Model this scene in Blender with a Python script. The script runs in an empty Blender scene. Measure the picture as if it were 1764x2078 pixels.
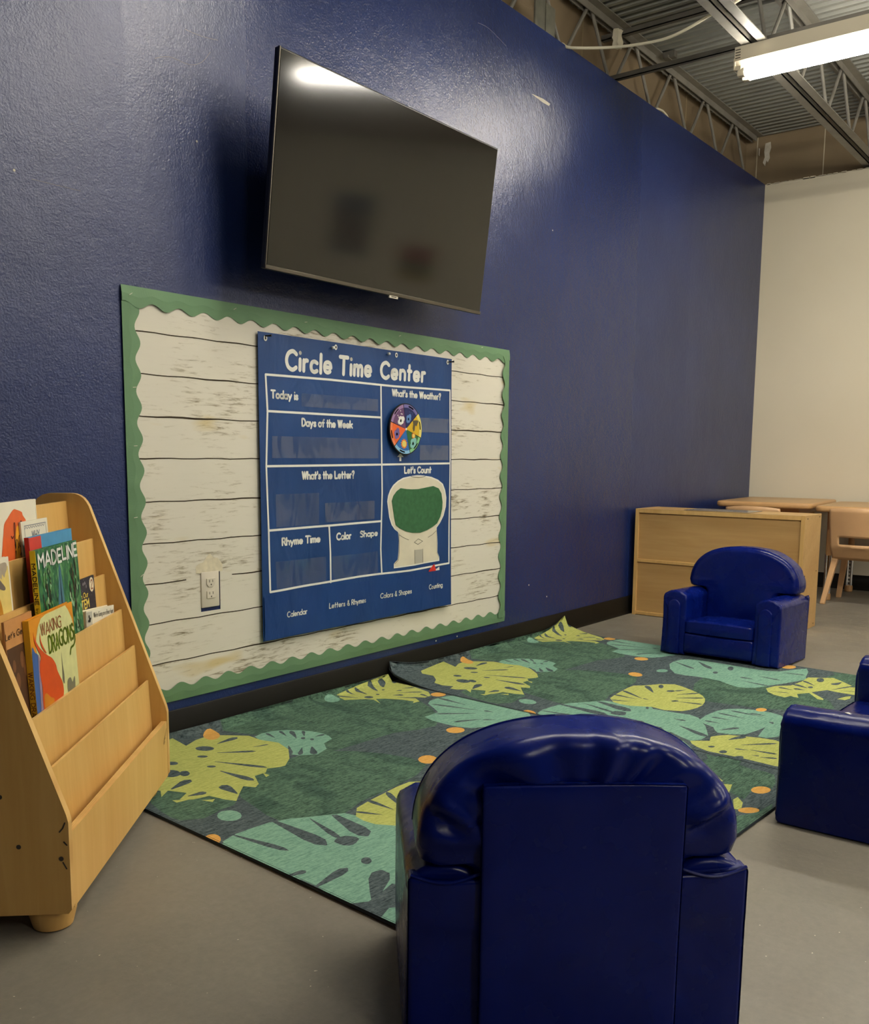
import bpy, bmesh, math, random
from mathutils import Vector, Matrix, Euler, noise
from mathutils.geometry import delaunay_2d_cdt
S = bpy.context.scene
COL = S.collection
rnd = random.Random(7)
pi, sin, cos = math.pi, math.sin, math.cos

# ---------------------------------------------------------------- camera
# x runs along the blue wall towards the far white wall, y = 0 is the face of the blue wall
# (the room lies at y < 0), z is up.  All lengths in metres.
YAW, PITCH, ROLL, FPX = 0.650795034, -0.131393701, 0.00940794206, 1917.34888
fw = Vector((cos(YAW)*cos(PITCH), sin(YAW)*cos(PITCH), sin(PITCH)))
rt = Vector((sin(YAW), -cos(YAW), 0.0)); up = rt.cross(fw)
rt2 = rt*cos(ROLL)+up*sin(ROLL); up2 = -rt*sin(ROLL)+up*cos(ROLL)
cam = bpy.data.cameras.new('camera'); camo = bpy.data.objects.new('camera', cam); COL.objects.link(camo)
M = Matrix((rt2, up2, -fw)).transposed().to_4x4(); M.translation = Vector((0, -2.35, .888))
camo.matrix_world = M
cam.sensor_fit = 'HORIZONTAL'; cam.sensor_width = 36.0
cam.lens = FPX/1764*36.0; cam.shift_y = 137/1764; cam.clip_start = .02
S.camera = camo

# ---------------------------------------------------------------- world, exposure
S.view_settings.view_transform = 'Standard'; S.view_settings.look = 'None'
S.view_settings.gamma = 1; S.view_settings.use_curve_mapping = False
S.view_settings.exposure = 0.0
W = bpy.data.worlds.new('world'); S.world = W; W.use_nodes = True
W.node_tree.nodes['Background'].inputs[0].default_value = (.9, .95, 1, 1)
W.node_tree.nodes['Background'].inputs[1].default_value = 0.02
TUBE = 84.0                      # radiance of the fluorescent tubes
TUBE_COL = (1.0, .95, .85)

# ---------------------------------------------------------------- materials
def srgb(r, g, b):
    f = lambda c: c/12.92 if c <= .04045 else ((c+.055)/1.055)**2.4
    return (f(r/255), f(g/255), f(b/255), 1)
class NT:
    def __init__(s, name):
        s.m = bpy.data.materials.new(name); s.m.use_nodes = True
        s.t = s.m.node_tree; s.b = s.t.nodes['Principled BSDF']; s.out = s.t.nodes['Material Output']
        s._tc = None
    def n(s, typ, **kw):
        o = s.t.nodes.new(typ)
        for k, v in kw.items():
            if k.startswith('i_'): o.inputs[k[2:].replace('_', ' ')].default_value = v
            else: setattr(o, k, v)
        return o
    def l(s, a, b): s.t.links.new(a, b)
    def tc(s, scale=(1, 1, 1), rot=(0, 0, 0), loc=(0, 0, 0)):
        if not s._tc: s._tc = s.n('ShaderNodeTexCoord')
        m = s.n('ShaderNodeMapping'); m.inputs['Scale'].default_value = scale; m.inputs['Rotation'].default_value = rot
        m.inputs['Location'].default_value = loc
        s.l(s._tc.outputs['Object'], m.inputs[0]); return m.outputs[0]
    def noise(s, scale, detail=3, vec=None, rough=.5, dist=0):
        o = s.n('ShaderNodeTexNoise'); o.inputs['Scale'].default_value = scale; o.inputs['Detail'].default_value = detail
        o.inputs['Roughness'].default_value = rough; o.inputs['Distortion'].default_value = dist
        s.l(vec if vec is not None else s.tc(), o.inputs['Vector']); return o.outputs['Fac']
    def ramp(s, fac, stops, interp='LINEAR'):
        o = s.n('ShaderNodeValToRGB'); r = o.color_ramp; r.interpolation = interp
        while len(r.elements) < len(stops): r.elements.new(.5)
        for e, (p, c) in zip(r.elements, stops):
            e.position = p; e.color = c if len(c) == 4 else (*c, 1)
        s.l(fac, o.inputs[0]); return o.outputs[0]
    def mix(s, a, b, fac, mode='MIX'):
        o = s.n('ShaderNodeMix', data_type='RGBA', blend_type=mode)
        for k, v in ((0, fac), (6, a), (7, b)):
            if isinstance(v, (int, float)): o.inputs[k].default_value = v
            elif isinstance(v, tuple): o.inputs[k].default_value = v
            else: s.l(v, o.inputs[k])
        return o.outputs[2]
    def maprange(s, fac, a, b, c, d):
        o = s.n('ShaderNodeMapRange'); s.l(fac, o.inputs[0])
        for k, v in zip((1, 2, 3, 4), (a, b, c, d)): o.inputs[k].default_value = v
        return o.outputs[0]
    def bump(s, h, strength, dist=.01, prev=None):
        o = s.n('ShaderNodeBump'); o.inputs['Strength'].default_value = strength; o.inputs['Distance'].default_value = dist
        s.l(h, o.inputs['Height'])
        if prev is not None: s.l(prev, o.inputs['Normal'])
        s.l(o.outputs[0], s.b.inputs['Normal']); return o.outputs[0]
    def base(s, c):
        if isinstance(c, tuple): s.b.inputs['Base Color'].default_value = c
        else: s.l(c, s.b.inputs['Base Color'])
    def set(s, rough=None, metal=None, spec=None, **kw):
        if rough is not None: s.b.inputs['Roughness'].default_value = rough
        if metal is not None: s.b.inputs['Metallic'].default_value = metal
        if spec is not None: s.b.inputs['Specular IOR Level'].default_value = spec
        return s
def plain(name, c, rough=.6, metal=0, spec=.5, vary=.0, vscale=30, bump=0):
    t = NT(name); t.set(rough, metal, spec)
    if vary:
        f = t.noise(vscale, 4)
        d = tuple(max(0, x*(1-vary)) for x in c[:3])+(1,); e = tuple(min(1, x*(1+vary)) for x in c[:3])+(1,)
        t.base(t.ramp(f, [(.3, d), (.7, e)]))
        if bump: t.bump(f, bump, .004)
    else: t.base(c)
    return t.m

def mat_bluewall():
    t = NT('blue_wall_paint'); t.set(spec=.52)
    f = t.noise(2.2, 2, t.tc((1, 1, .7)))
    t.base(t.ramp(f, [(.35, (.0075, .0180, .086, 1)), (.7, (.0100, .0230, .105, 1))]))
    # roller bands of different gloss along the wall
    sx = t.n('ShaderNodeSeparateXYZ'); t.l(t.tc(), sx.inputs[0])
    wob = t.n('ShaderNodeMath', operation='MULTIPLY_ADD'); t.l(t.noise(5, 3), wob.inputs[0]); wob.inputs[1].default_value = .05; t.l(sx.outputs[0], wob.inputs[2])
    g = lambda v: (v, v, v, 1)
    ro = t.ramp(t.maprange(wob.outputs[0], 0, 8, 0, 1), [(0, g(.38)), (1.66/8, g(.33)), (2.10/8, g(.27)), (4.05/8, g(.25)), (4.9/8, g(.33)), (5.6/8, g(.30))], 'CONSTANT')
    t.l(ro, t.b.inputs['Roughness'])
    b = t.bump(t.noise(150, 3, rough=.6), .38, .004)
    b = t.bump(t.noise(38, 3), .22, .006, b)
    t.bump(t.noise(3.2, 2), .3, .02, b)
    return t.m
def mat_wood(name, light, dark, axis, rough=.42, spec=.4):
    t = NT(name); t.set(rough, 0, spec)
    sc = [26, 26, 26]; sc[axis] = 1.6
    g = t.noise(1.6, 5, t.tc(tuple(sc)), .62, .6)
    sc2 = [3.2, 3.2, 3.2]; sc2[axis] = .7
    g2 = t.noise(1.1, 3, t.tc(tuple(sc2)), .5, 1.2)
    a = t.ramp(g, [(.2, dark), (.75, light)])
    b = t.ramp(g2, [(.3, tuple(x*.84 for x in light[:3])+(1,)), (.7, (1, 1, 1, 1))])
    t.base(t.mix(a, b, .35, 'MULTIPLY'))
    t.bump(g, .05, .002)
    return t.m
def mat_ply(name):
    t = NT(name); t.set(.5)
    t.base(t.ramp(t.noise(9, 2), [(.35, srgb(196, 150, 84)), (.65, srgb(222, 182, 112))]))
    return t.m
def mat_vinyl():
    t = NT('navy_vinyl'); t.set(.34, 0, .22)
    t.base(t.ramp(t.noise(6, 2), [(.3, (.0010, .0060, .098, 1)), (.7, (.0014, .0085, .128, 1))]))
    b = t.bump(t.noise(420, 2), .05, .001)
    t.bump(t.noise(9, 2, dist=.6), .22, .02, b)
    t.l(t.maprange(t.noise(14, 3), .3, .7, .22, .31), t.b.inputs['Roughness'])
    return t.m
def mat_floor():
    t = NT('grey_painted_concrete'); t.set(spec=.42)
    n1 = t.noise(1.1, 4); n2 = t.noise(60, 5, rough=.7); n3 = t.noise(7, 5)
    a = t.ramp(n1, [(.3, srgb(114, 109, 97)), (.7, srgb(128, 122, 109))])
    a = t.mix(a, t.ramp(n2, [(.3, (.82, .82, .82, 1)), (.7, (1.1, 1.1, 1.1, 1))]), .6, 'MULTIPLY')
    sp = t.ramp(t.noise(75, 2, t.tc(loc=(3, 1, 0))), [(.745, (0, 0, 0, 1)), (.76, (1, 1, 1, 1))])
    a = t.mix(a, srgb(215, 205, 180), sp)
    t.base(a)
    t.l(t.maprange(n3, .3, .7, .38, .56), t.b.inputs['Roughness'])
    b = t.bump(n2, .16, .003); t.bump(t.noise(11, 4, t.tc((1, .35, 1))), .22, .01, b)
    return t.m
def mat_rug(name, c, dark, blot=0):
    # heathered flat weave: short yarn streaks of two tones
    t = NT(name); t.set(.95, 0, .1)
    h = t.noise(1, 3, t.tc((34, 300, 40), rot=(0, 0, .3)), .65, .3)
    g = t.noise(130, 3, rough=.65)
    f = t.mix(h, g, .35)
    a = t.ramp(f, [(.38, dark), (.50, tuple((x*.62+y*.38) for x, y in zip(c, dark))), (.60, c), (.70, tuple(min(1, x*1.22) for x in c[:3])+(1,))])
    if blot:
        k = t.ramp(t.noise(1, 4, t.tc((9, 5, 5), rot=(0, 0, .5)), .6, 1.0), [(.48, (1, 1, 1, 1)), (.62, (.62, .66, .72, 1))])
        a = t.mix(a, k, 1.0, 'MULTIPLY')
    t.base(a); t.bump(f, .5, .003)
    return t.m
def mat_plank():
    t = NT('whitewashed_plank_print'); t.set(.75, 0, .2)
    n = t.noise(1.5, 6, t.tc((9, 1, 70)), .68, .5)
    m = t.noise(2.6, 3, t.tc((1.4, 1, 2.4)))
    k = t.n('ShaderNodeMath', operation='MULTIPLY'); t.l(n, k.inputs[0]); t.l(t.maprange(m, .35, .75, .74, 1.16), k.inputs[1])
    c = t.ramp(k.outputs[0], [(.0, srgb(222, 216, 200)), (.50, srgb(218, 212, 195)), (.57, srgb(200, 192, 172)), (.64, srgb(160, 150, 128)), (.72, srgb(112, 100, 78))])
    y = t.ramp(t.noise(2.2, 2, t.tc((1.3, 1, 5), loc=(4, 0, 2))), [(.63, (1, 1, 1, 1)), (.72, srgb(240, 222, 165))])
    t.base(t.mix(c, y, .8, 'MULTIPLY'))
    t.bump(t.noise(5, 2), .25, .02)
    return t.m
def mat_nylon(name, c, c2):
    t = NT(name); t.set(.5, 0, .35)
    t.base(t.ramp(t.noise(5, 2, t.tc((1, 1, .6))), [(.3, c), (.7, c2)]))
    b = t.bump(t.noise(900, 1), .06, .0006)
    t.bump(t.noise(4.5, 3, t.tc((2.2, 1, 1), rot=(0, .5, 0)), dist=.7), .45, .02, b)
    return t.m
def mat_clear(mk=(.05, .085)):
    t = NT('clear_vinyl')
    g = t.n('ShaderNodeBsdfGlossy'); g.inputs['Roughness'].default_value = .16; g.inputs['Color'].default_value = (.9, .9, .9, 1)
    d = t.n('ShaderNodeBsdfDiffuse'); d.inputs['Color'].default_value = (.35, .36, .38, 1)
    tr = t.n('ShaderNodeBsdfTransparent')
    bp = t.n('ShaderNodeBump'); bp.inputs['Strength'].default_value = .9; bp.inputs['Distance'].default_value = .02
    t.l(t.noise(7, 1, t.tc((1.6, 1, .6)), dist=.8), bp.inputs['Height']); t.l(bp.outputs[0], g.inputs['Normal'])
    m1 = t.n('ShaderNodeMixShader'); m1.inputs[0].default_value = mk[0]
    t.l(tr.outputs[0], m1.inputs[1]); t.l(d.outputs[0], m1.inputs[2])
    m2 = t.n('ShaderNodeMixShader'); m2.inputs[0].default_value = mk[1]
    t.l(m1.outputs[0], m2.inputs[1]); t.l(g.outputs[0], m2.inputs[2])
    t.l(m2.outputs[0], t.out.inputs[0]); return t.m
def mat_tube():
    t = NT('fluorescent_tube'); t.base((.9, .9, .85, 1))
    t.b.inputs['Emission Color'].default_value = (*TUBE_COL, 1); t.b.inputs['Emission Strength'].default_value = TUBE
    return t.m
def mat_brown():
    t = NT('bare_tan_board'); t.set(.85, 0, .2)
    a = t.ramp(t.noise(1.3, 4), [(.3, srgb(124, 108, 84)), (.7, srgb(144, 126, 100))])
    sm = t.ramp(t.noise(5, 5, t.tc((1, 1, 2.2)), .6, 1.4), [(.66, (0, 0, 0, 1)), (.76, (.55, .55, .55, 1))])
    t.base(t.mix(a, srgb(160, 146, 122), sm)); t.bump(t.noise(40, 3), .1, .005)
    return t.m
def mat_cream():
    t = NT('cream_wall_paint'); t.set(.55, 0, .35)
    t.base(t.ramp(t.noise(1.2, 2), [(.3, srgb(206, 197, 172)), (.7, srgb(214, 205, 181))]))
    t.bump(t.noise(120, 2), .06, .003)
    return t.m
def mat_leaves():
    t = NT('green_foliage_print'); t.set(.4)
    n = t.noise(1, 5, t.tc((70, 70, 22)), .6, 1.2)
    t.base(t.ramp(n, [(.3, srgb(14, 46, 34)), (.47, srgb(30, 92, 58)), (.58, srgb(58, 118, 56)), (.68, srgb(112, 158, 110)), (.75, srgb(40, 100, 82))]))
    return t.m

BLUEWALL = mat_bluewall(); FLOOR = mat_floor(); CREAM = mat_cream(); BROWN = mat_brown()
VINYL = mat_vinyl(); CLEAR = mat_clear(); CLEAR2 = mat_clear((.16, .08)); TUBEM = mat_tube(); PLANK = mat_plank()
BIRCH_X = mat_wood('birch_veneer_upright', srgb(216, 176, 104), srgb(202, 158, 84), 2)
BIRCH_L = mat_wood('birch_veneer_board', srgb(222, 182, 110), srgb(208, 164, 90), 2)
BIRCH_C = mat_wood('birch_panel', srgb(204, 168, 110), srgb(190, 152, 94), 1)
BIRCH_E = mat_wood('pale_birch_edge', srgb(226, 190, 124), srgb(206, 166, 100), 2)
PLY = mat_ply('plywood_edge')
NYLON = mat_nylon('blue_nylon', srgb(17, 54, 104), srgb(23, 64, 119)); FELT = plain('green_felt', srgb(62, 102, 70), .95, 0, .05, .12, 60)
NYLON2 = mat_nylon('blue_nylon_pocket', srgb(16, 52, 106), srgb(22, 61, 120))
WHITEINK = plain('white_ink', srgb(226, 224, 214), .6, 0, .3)
BLACKINK = plain('dark_ink', srgb(24, 22, 22), .6, 0, .3)
CREAMINK = plain('cream_ink', srgb(214, 206, 182), .6, 0, .3, .05, 20)
GREYINK = plain('grey_ink', srgb(176, 172, 156), .6, 0, .3)
SCALLOP = plain('green_border_card', srgb(100, 134, 98), .6, 0, .3, .06, 5)
GAPINK = plain('plank_gap_print', srgb(52, 42, 28), .8, 0, .2)
PLASTIC_W = plain('white_plastic', srgb(214, 205, 186), .4)
SLOTM = plain('dark_slot', srgb(60, 52, 42), .6)
BASEB = plain('dark_rubber_base', (.0055, .0048, .0034, 1), .5, 0, .22, .15, 12)
STEEL = plain('grey_primed_steel', srgb(132, 128, 118), .5, 0, .5, .12, 14)
DARKSTEEL = plain('dark_grey_steel', srgb(96, 92, 84), .6, 0, .4, .15, 14)
DECK = plain('grey_steel_deck', srgb(138, 138, 130), .5, 0, .45, .1, 6)
CHROME = plain('chrome', (.75, .75, .74, 1), .12, 1)
HOUSING = plain('white_enamel', srgb(206, 196, 172), .4)
SCREEN = plain('glossy_black_screen', (.0045, .0042, .0036, 1), .095, 0, .55)
BEZEL = plain('black_bezel', (.012, .011, .010, 1), .35, 0, .5)
BEZELG = plain('brushed_dark_edge', srgb(92, 86, 76), .35, .7)
TAN = plain('tan_plastic', srgb(206, 164, 118), .42, 0, .45, .05, 8)
TABLETOP = mat_wood('tan_laminate', srgb(206, 170, 118), srgb(192, 154, 104), 1, .38)
TABLE_EDGE = plain('tan_table_edge', srgb(196, 152, 100), .4)
WHITEPAPER = plain('white_paper', srgb(222, 214, 190), .6, 0, .3, .04, 9)
PAGES = plain('book_pages', srgb(226, 212, 168), .8, 0, .2)
TORN = plain('torn_paper', srgb(214, 204, 176), .9, 0, .1, .1, 60)
CABLE = plain('white_cable', srgb(206, 198, 172), .5)
PATCH = plain('chipped_plaster', srgb(198, 192, 178), .9, 0, .1, .1, 80)
FOAM = plain('white_foam', srgb(232, 228, 216), .9)
RUGM = [mat_rug('rug_charcoal', srgb(90, 102, 104), srgb(42, 54, 58)), mat_rug('rug_dark_green', srgb(92, 120, 100), srgb(46, 68, 58), 1),
        mat_rug('rug_sage', srgb(130, 170, 148), srgb(98, 138, 122)), mat_rug('rug_chartreuse', srgb(184, 188, 108), srgb(156, 162, 88)),
        mat_rug('rug_orange', srgb(214, 164, 88), srgb(198, 146, 72))]
RUGEDGE = plain('rug_binding', srgb(56, 62, 66), .9, 0, .1)
def ink(name, r, g, b, rough=.45): return plain(name, srgb(r, g, b), rough, 0, .35, .07, 40)

# ---------------------------------------------------------------- mesh building
class MB:
    def __init__(s): s.v = []; s.f = []; s.mi = []; s.sm = []
    def add(s, vs, fs, m=0, smooth=False):
        o = len(s.v); s.v += [tuple(p) for p in vs]
        for f in fs: s.f.append(tuple(o+i for i in f)); s.mi.append(m); s.sm.append(smooth)
    def poly(s, pts, m=0): s.add(pts, [tuple(range(len(pts)))], m)
    def bm(s, b, m=0, smooth=False, mat=None):
        b.verts.index_update()
        vs = [(mat @ v.co) if mat else v.co.copy() for v in b.verts]
        s.add(vs, [[v.index for v in f.verts] for f in b.faces], m, smooth); b.free()
    def box(s, c, d, m=0, bev=0, seg=2, mat=None, smooth=None, cuts=0, fn=None):
        b = bmesh.new(); bmesh.ops.create_cube(b, size=1)
        for v in b.verts: v.co = Vector((v.co.x*d[0], v.co.y*d[1], v.co.z*d[2]))
        if cuts: bmesh.ops.subdivide_edges(b, edges=b.edges[:], cuts=cuts, use_grid_fill=True)
        if bev:
            es = [e for e in b.edges if len(e.link_faces) == 2 and e.calc_face_angle(0) > .5]
            bmesh.ops.bevel(b, geom=es, offset=bev, segments=seg, profile=.5, affect='EDGES')
        for v in b.verts:
            v.co += Vector(c)
            if fn: v.co = Vector(fn(v.co))
        s.bm(b, m, bool(bev) if smooth is None else smooth, mat)
    def frombox(s, a, b, m=0, **k):
        s.box([(a[i]+b[i])/2 for i in range(3)], [abs(b[i]-a[i]) for i in range(3)], m, **k)
    def tube(s, pts, r, m=0, seg=10, cap=True, smooth=True):
        pts = [Vector(p) for p in pts]; n = len(pts); rr = r if isinstance(r, (list, tuple)) else [r]*n
        rings = []; ref = None
        for i, p in enumerate(pts):
            t = (pts[min(i+1, n-1)]-pts[max(i-1, 0)]).normalized()
            if ref is None: ref = Vector((0, 0, 1)) if abs(t.z) < .9 else Vector((1, 0, 0))
            a = t.cross(ref).normalized(); b = t.cross(a).normalized(); ref = -b if False else ref
            rings.append([p+(a*cos(2*pi*k/seg)+b*sin(2*pi*k/seg))*rr[i] for k in range(seg)])
        vs = [q for g in rings for q in g]; fs = []
        for i in range(n-1):
            for k in range(seg):
                k2 = (k+1) % seg
                fs.append((i*seg+k, i*seg+k2, (i+1)*seg+k2, (i+1)*seg+k))
        s.add(vs, fs, m, smooth)
        if cap:
            s.add(rings[0], [tuple(range(seg))[::-1]], m); s.add(rings[-1], [tuple(range(seg))], m)
    def prism(s, outline, axis, a, b, m=0, mside=None, smooth_side=False):
        # outline: 2D points; axis 0/1/2 is the extrusion axis
        def P(p, h):
            q = [p[0], p[1]]; q.insert(axis, h); return q
        n = len(outline); A = [P(p, a) for p in outline]; B = [P(p, b) for p in outline]
        s.poly(A, m); s.poly(B[::-1], m)
        s.add(A+B, [(i, n+i, n+(i+1) % n, (i+1) % n) for i in range(n)], m if mside is None else mside, smooth_side)
    def grid(s, fn, nu, nv, m=0, smooth=True, skip=None):
        vs = [fn(i/nu, j/nv) for j in range(nv+1) for i in range(nu+1)]
        fs = [(j*(nu+1)+i, j*(nu+1)+i+1, (j+1)*(nu+1)+i+1, (j+1)*(nu+1)+i) for j in range(nv) for i in range(nu) if not (skip and skip((i+.5)/nu, (j+.5)/nv))]
        s.add(vs, fs, m, smooth)
    def pillow(s, outline, c, y0, y1, r, puff=(.0, .0), m=0, nr=5, nb=4, fn=None):
        # soft slab: star-shaped outline (x, z) about c, thickness along y with rounded rims and puffed faces
        n = len(outline); rings = []
        dirs = [(x-c[0], z-c[1]) for x, z in outline]; L = [math.hypot(*d) for d in dirs]
        def ring(inset, y, t=1):
            return [(c[0]+dx*t*(1-inset/l), y, c[1]+dz*t*(1-inset/l)) for (dx, dz), l in zip(dirs, L)]
        for k in range(nr, 0, -1):
            t = 1-k/nr*.98; rings.append(ring(r, y0-puff[0]*(1-t*t), t))
        for k in range(nb+1):
            a = k/nb*pi/2; rings.append(ring(r*(1-sin(a)), y0+r*(1-cos(a))))
        for k in range(nb, -1, -1):
            a = k/nb*pi/2; rings.append(ring(r*(1-sin(a)), y1-r*(1-cos(a))))
        for k in range(1, nr+1):
            t = 1-k/nr*.98; rings.append(ring(r, y1+puff[1]*(1-t*t), t))
        vs = [fn(p) if fn else p for g in rings for p in g]; fs = []
        for j in range(len(rings)-1):
            for k in range(n):
                k2 = (k+1) % n; fs.append((j*n+k, j*n+k2, (j+1)*n+k2, (j+1)*n+k))
        fs.append(tuple(range(n))[::-1]); fs.append(tuple((len(rings)-1)*n+k for k in range(n)))
        s.add(vs, fs, m, True)
    def build(s, name, mats, parent=None, loc=None, sharp=40):
        me = bpy.data.meshes.new(name); me.from_pydata(s.v, [], s.f)
        for m in (mats if isinstance(mats, (list, tuple)) else [mats]): me.materials.append(m)
        me.polygons.foreach_set('material_index', s.mi); me.polygons.foreach_set('use_smooth', s.sm); me.update()
        b = bmesh.new(); b.from_mesh(me); bmesh.ops.recalc_face_normals(b, faces=b.faces[:]); b.to_mesh(me); b.free()
        if any(s.sm): me.set_sharp_from_angle(angle=math.radians(sharp))
        o = bpy.data.objects.new(name, me); COL.objects.link(o)
        if parent: o.parent = parent
        if loc: o.location = loc
        return o
def tag(o, label=None, cat=None, group=None, kind=None):
    for k, v in (('label', label), ('category', cat), ('group', group), ('kind', kind)):
        if v: o[k] = v
    return o
def empty(name, loc, label, cat, rot=(0, 0, 0), group=None):
    o = bpy.data.objects.new(name, None); COL.objects.link(o); o.location = loc; o.rotation_euler = rot
    o.empty_display_size = .1; return tag(o, label, cat, group)
def copy_tree(o, parent=None):
    c = o.copy(); COL.objects.link(c)
    if parent: c.parent = parent
    for ch in list(o.children): copy_tree(ch, c)
    return c

# stroke lettering: coordinates are base-21 digits, baseline y=4, x-height 12, capitals 18, descender 0
GL = {'a': 'O081b4c7b88754415/-8c84', 'b': '-0i04/O081b4c7b88754415', 'c': '(7b4c1b081544 75'.replace(' ', ''), 'd': 'O081b4c7b88754415/-8i84',
 'e': '-0888/(887b4c1b08154475', 'f': '(6i4h3f3c/-3c34/-0c6c', 'g': 'O081b4c7b88754415/(8c87824011', 'h': '-0i04/(0a2c5c7a/-7a74',
 'i': '-0c04/-0h0h', 'k': '-0i04/-7c08/-2a74', 'l': '-0i04', 'm': '-0c04/(0a2c4c5a/-5a54/(5a7c9caa/-aaa4', 'n': '-0c04/(0a2c5c7a/-7a74',
 'o': 'O081b4c7b88754415', 'p': '-0c00/O081b4c7b88754415', 'r': '-0c04/(0a2c4c', 's': '(5b3c1b1938575534 05'.replace(' ', ''), 't': '-2h24/-0c5c',
 'u': '(0c0715345476/-7c74', 'v': '-0c34/-346c', 'w': '-0c24/-244c/-4c64/-648c', 'y': '-0c44/-8c20',
 'A': '-045i/-5ia4/-2898', 'B': '-0i04/(0i5i7g7d5c0c/(0c6c8a865404', 'C': '(bg7i2g0b2674b6', 'D': '-0i04/(0i4i8f9b874404', 'E': '-0i04/-0i7i/-0b6b/-0474',
 'G': '(bg7i2g0b2674a5/-a5ab/-ab7b', 'H': '-0i04/-8i84/-0b8b', 'I': '-0i04', 'K': '-0i04/-8i0a/-3c84', 'L': '-0i04/-0474', 'M': '-040i/-0i5a/-5aai/-aia4',
 'N': '-040i/-0i94/-949i', 'O': 'O0b2g7icgebc67426', 'R': '-0i04/(0i5i7g7d5b0b/-4b84', 'S': '(8g5i2h1e4c7a875415', 'T': '-5i54/-0iai', 'U': '-0i08/(0815447588/-888i',
 'W': '-0i34/-346i/-6i94/-94ci', 'Y': '-0i5b/-ai5b/-5b54', '&': '(943e4i6h5d1916447489', "'": '-0i0e', '?': '(0g2i5i6f4c3a/-3a38/-3434', '2': '(0f2i6i7e4a04/-0474', '.': '-0404'}
def _pts(code):
    D = '0123456789abcdefghijk'
    return [(D.index(code[i]), D.index(code[i+1])) for i in range(0, len(code)-1, 2)]
def _smooth(p, closed):
    n = len(p); out = []
    for i in range(n if closed else n-1):
        g = lambda k: p[k % n] if closed else p[max(0, min(n-1, k))]
        a, b, c, d = g(i-1), g(i), g(i+1), g(i+2)
        for k in range(4):
            t = k/4
            out.append(tuple(.5*(2*b[j]+(c[j]-a[j])*t+(2*a[j]-5*b[j]+4*c[j]-d[j])*t*t+(3*b[j]-a[j]-3*c[j]+d[j])*t**3) for j in (0, 1)))
    out.append(p[0] if closed else p[-1]); return out
def ribbon(mb, pts, w, P, m):
    # flat ribbon with round ends in the plane mapped by P(x, y)
    h = w/2
    for (a, b) in zip(pts[:-1], pts[1:]):
        dx, dy = b[0]-a[0], b[1]-a[1]; l = math.hypot(dx, dy)
        if l < 1e-9: continue
        nx, ny = -dy/l*h, dx/l*h
        mb.poly([P(a[0]+nx, a[1]+ny), P(a[0]-nx, a[1]-ny), P(b[0]-nx, b[1]-ny), P(b[0]+nx, b[1]+ny)], m)
    for k, a in enumerate(pts):
        if k in (0, len(pts)-1) or True:
            mb.poly([P(a[0]+h*cos(t*pi/4), a[1]+h*sin(t*pi/4)) for t in range(8)], m)
def text(mb, s, P, x, y, length, cap, w, m=0, gap=3.2, slant=0, jit=0):
    # s from (x, y) baseline start, fitted to `length`, capital height `cap`
    lay = []; cx = 0
    for ch in s:
        if ch == ' ': cx += 6; continue
        g = GL[ch]; mx = 0; st = []
        for c in g.split('/'):
            p = _pts(c[1:]); p = _smooth(p, c[0] == 'O') if c[0] in 'O(' else p
            st.append(p); mx = max(mx, max(q[0] for q in p))
        lay.append((cx, st, rnd.uniform(-jit, jit))); cx += mx+gap
    tot = cx-gap; k = cap/14; kx = length/tot if length else k
    for ox, st, j in lay:
        for p in st:
            ribbon(mb, [(x+(ox+q[0])*kx+slant*(q[1]-4)*k, y+(q[1]-4+j)*k) for q in p], w, P, m)
def disc(mb, P, x, y, r, m, n=20, ry=None):
    mb.poly([P(x+r*cos(2*pi*k/n), y+(ry or r)*sin(2*pi*k/n)) for k in range(n)], m)
def patch(m, poly_, P, mi, step=.03):
    # fill a printed outline with a fine triangulation so that it follows a curved sheet
    n = len(poly_); V = [Vector(q) for q in poly_]; E = [(i, (i+1) % n) for i in range(n)]
    def ins(x, y):
        c = False; j = n-1
        for i in range(n):
            a, b = poly_[i], poly_[j]
            if (a[1] > y) != (b[1] > y) and x < (b[0]-a[0])*(y-a[1])/(b[1]-a[1])+a[0]: c = not c
            j = i
        return c
    x0, x1 = min(q[0] for q in poly_), max(q[0] for q in poly_); y0, y1 = min(q[1] for q in poly_), max(q[1] for q in poly_)
    y = y0+step/2
    while y < y1:
        x = x0+step/2
        while x < x1:
            if ins(x, y): V.append(Vector((x, y)))
            x += step
        y += step
    r = delaunay_2d_cdt(V, E, [], 0, 1e-6)
    fs = [tuple(f) for f in r[2] if ins(sum(r[0][i][0] for i in f)/len(f), sum(r[0][i][1] for i in f)/len(f))]
    m.add([P(v[0], v[1]) for v in r[0]], fs, mi)
def smooth_loop(p): return _smooth(p, True)[:-1]
def pairs(L, k=.001): return [(L[i]*k, L[i+1]*k) for i in range(0, len(L), 2)]

# ================================================================= SETTING
XF, ZT, ZD = 6.83, 2.765, 3.135       # far wall, top of painted walls, underside of the roof deck
XB, YB = -2.6, -7.0
def struct(name, mb, mats): return tag(mb.build(name, mats), kind='structure')
m = MB(); m.frombox((XB-.2, YB-.2, -.1), (XF+.3, .3, 0)); struct('floor', m, FLOOR)
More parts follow.
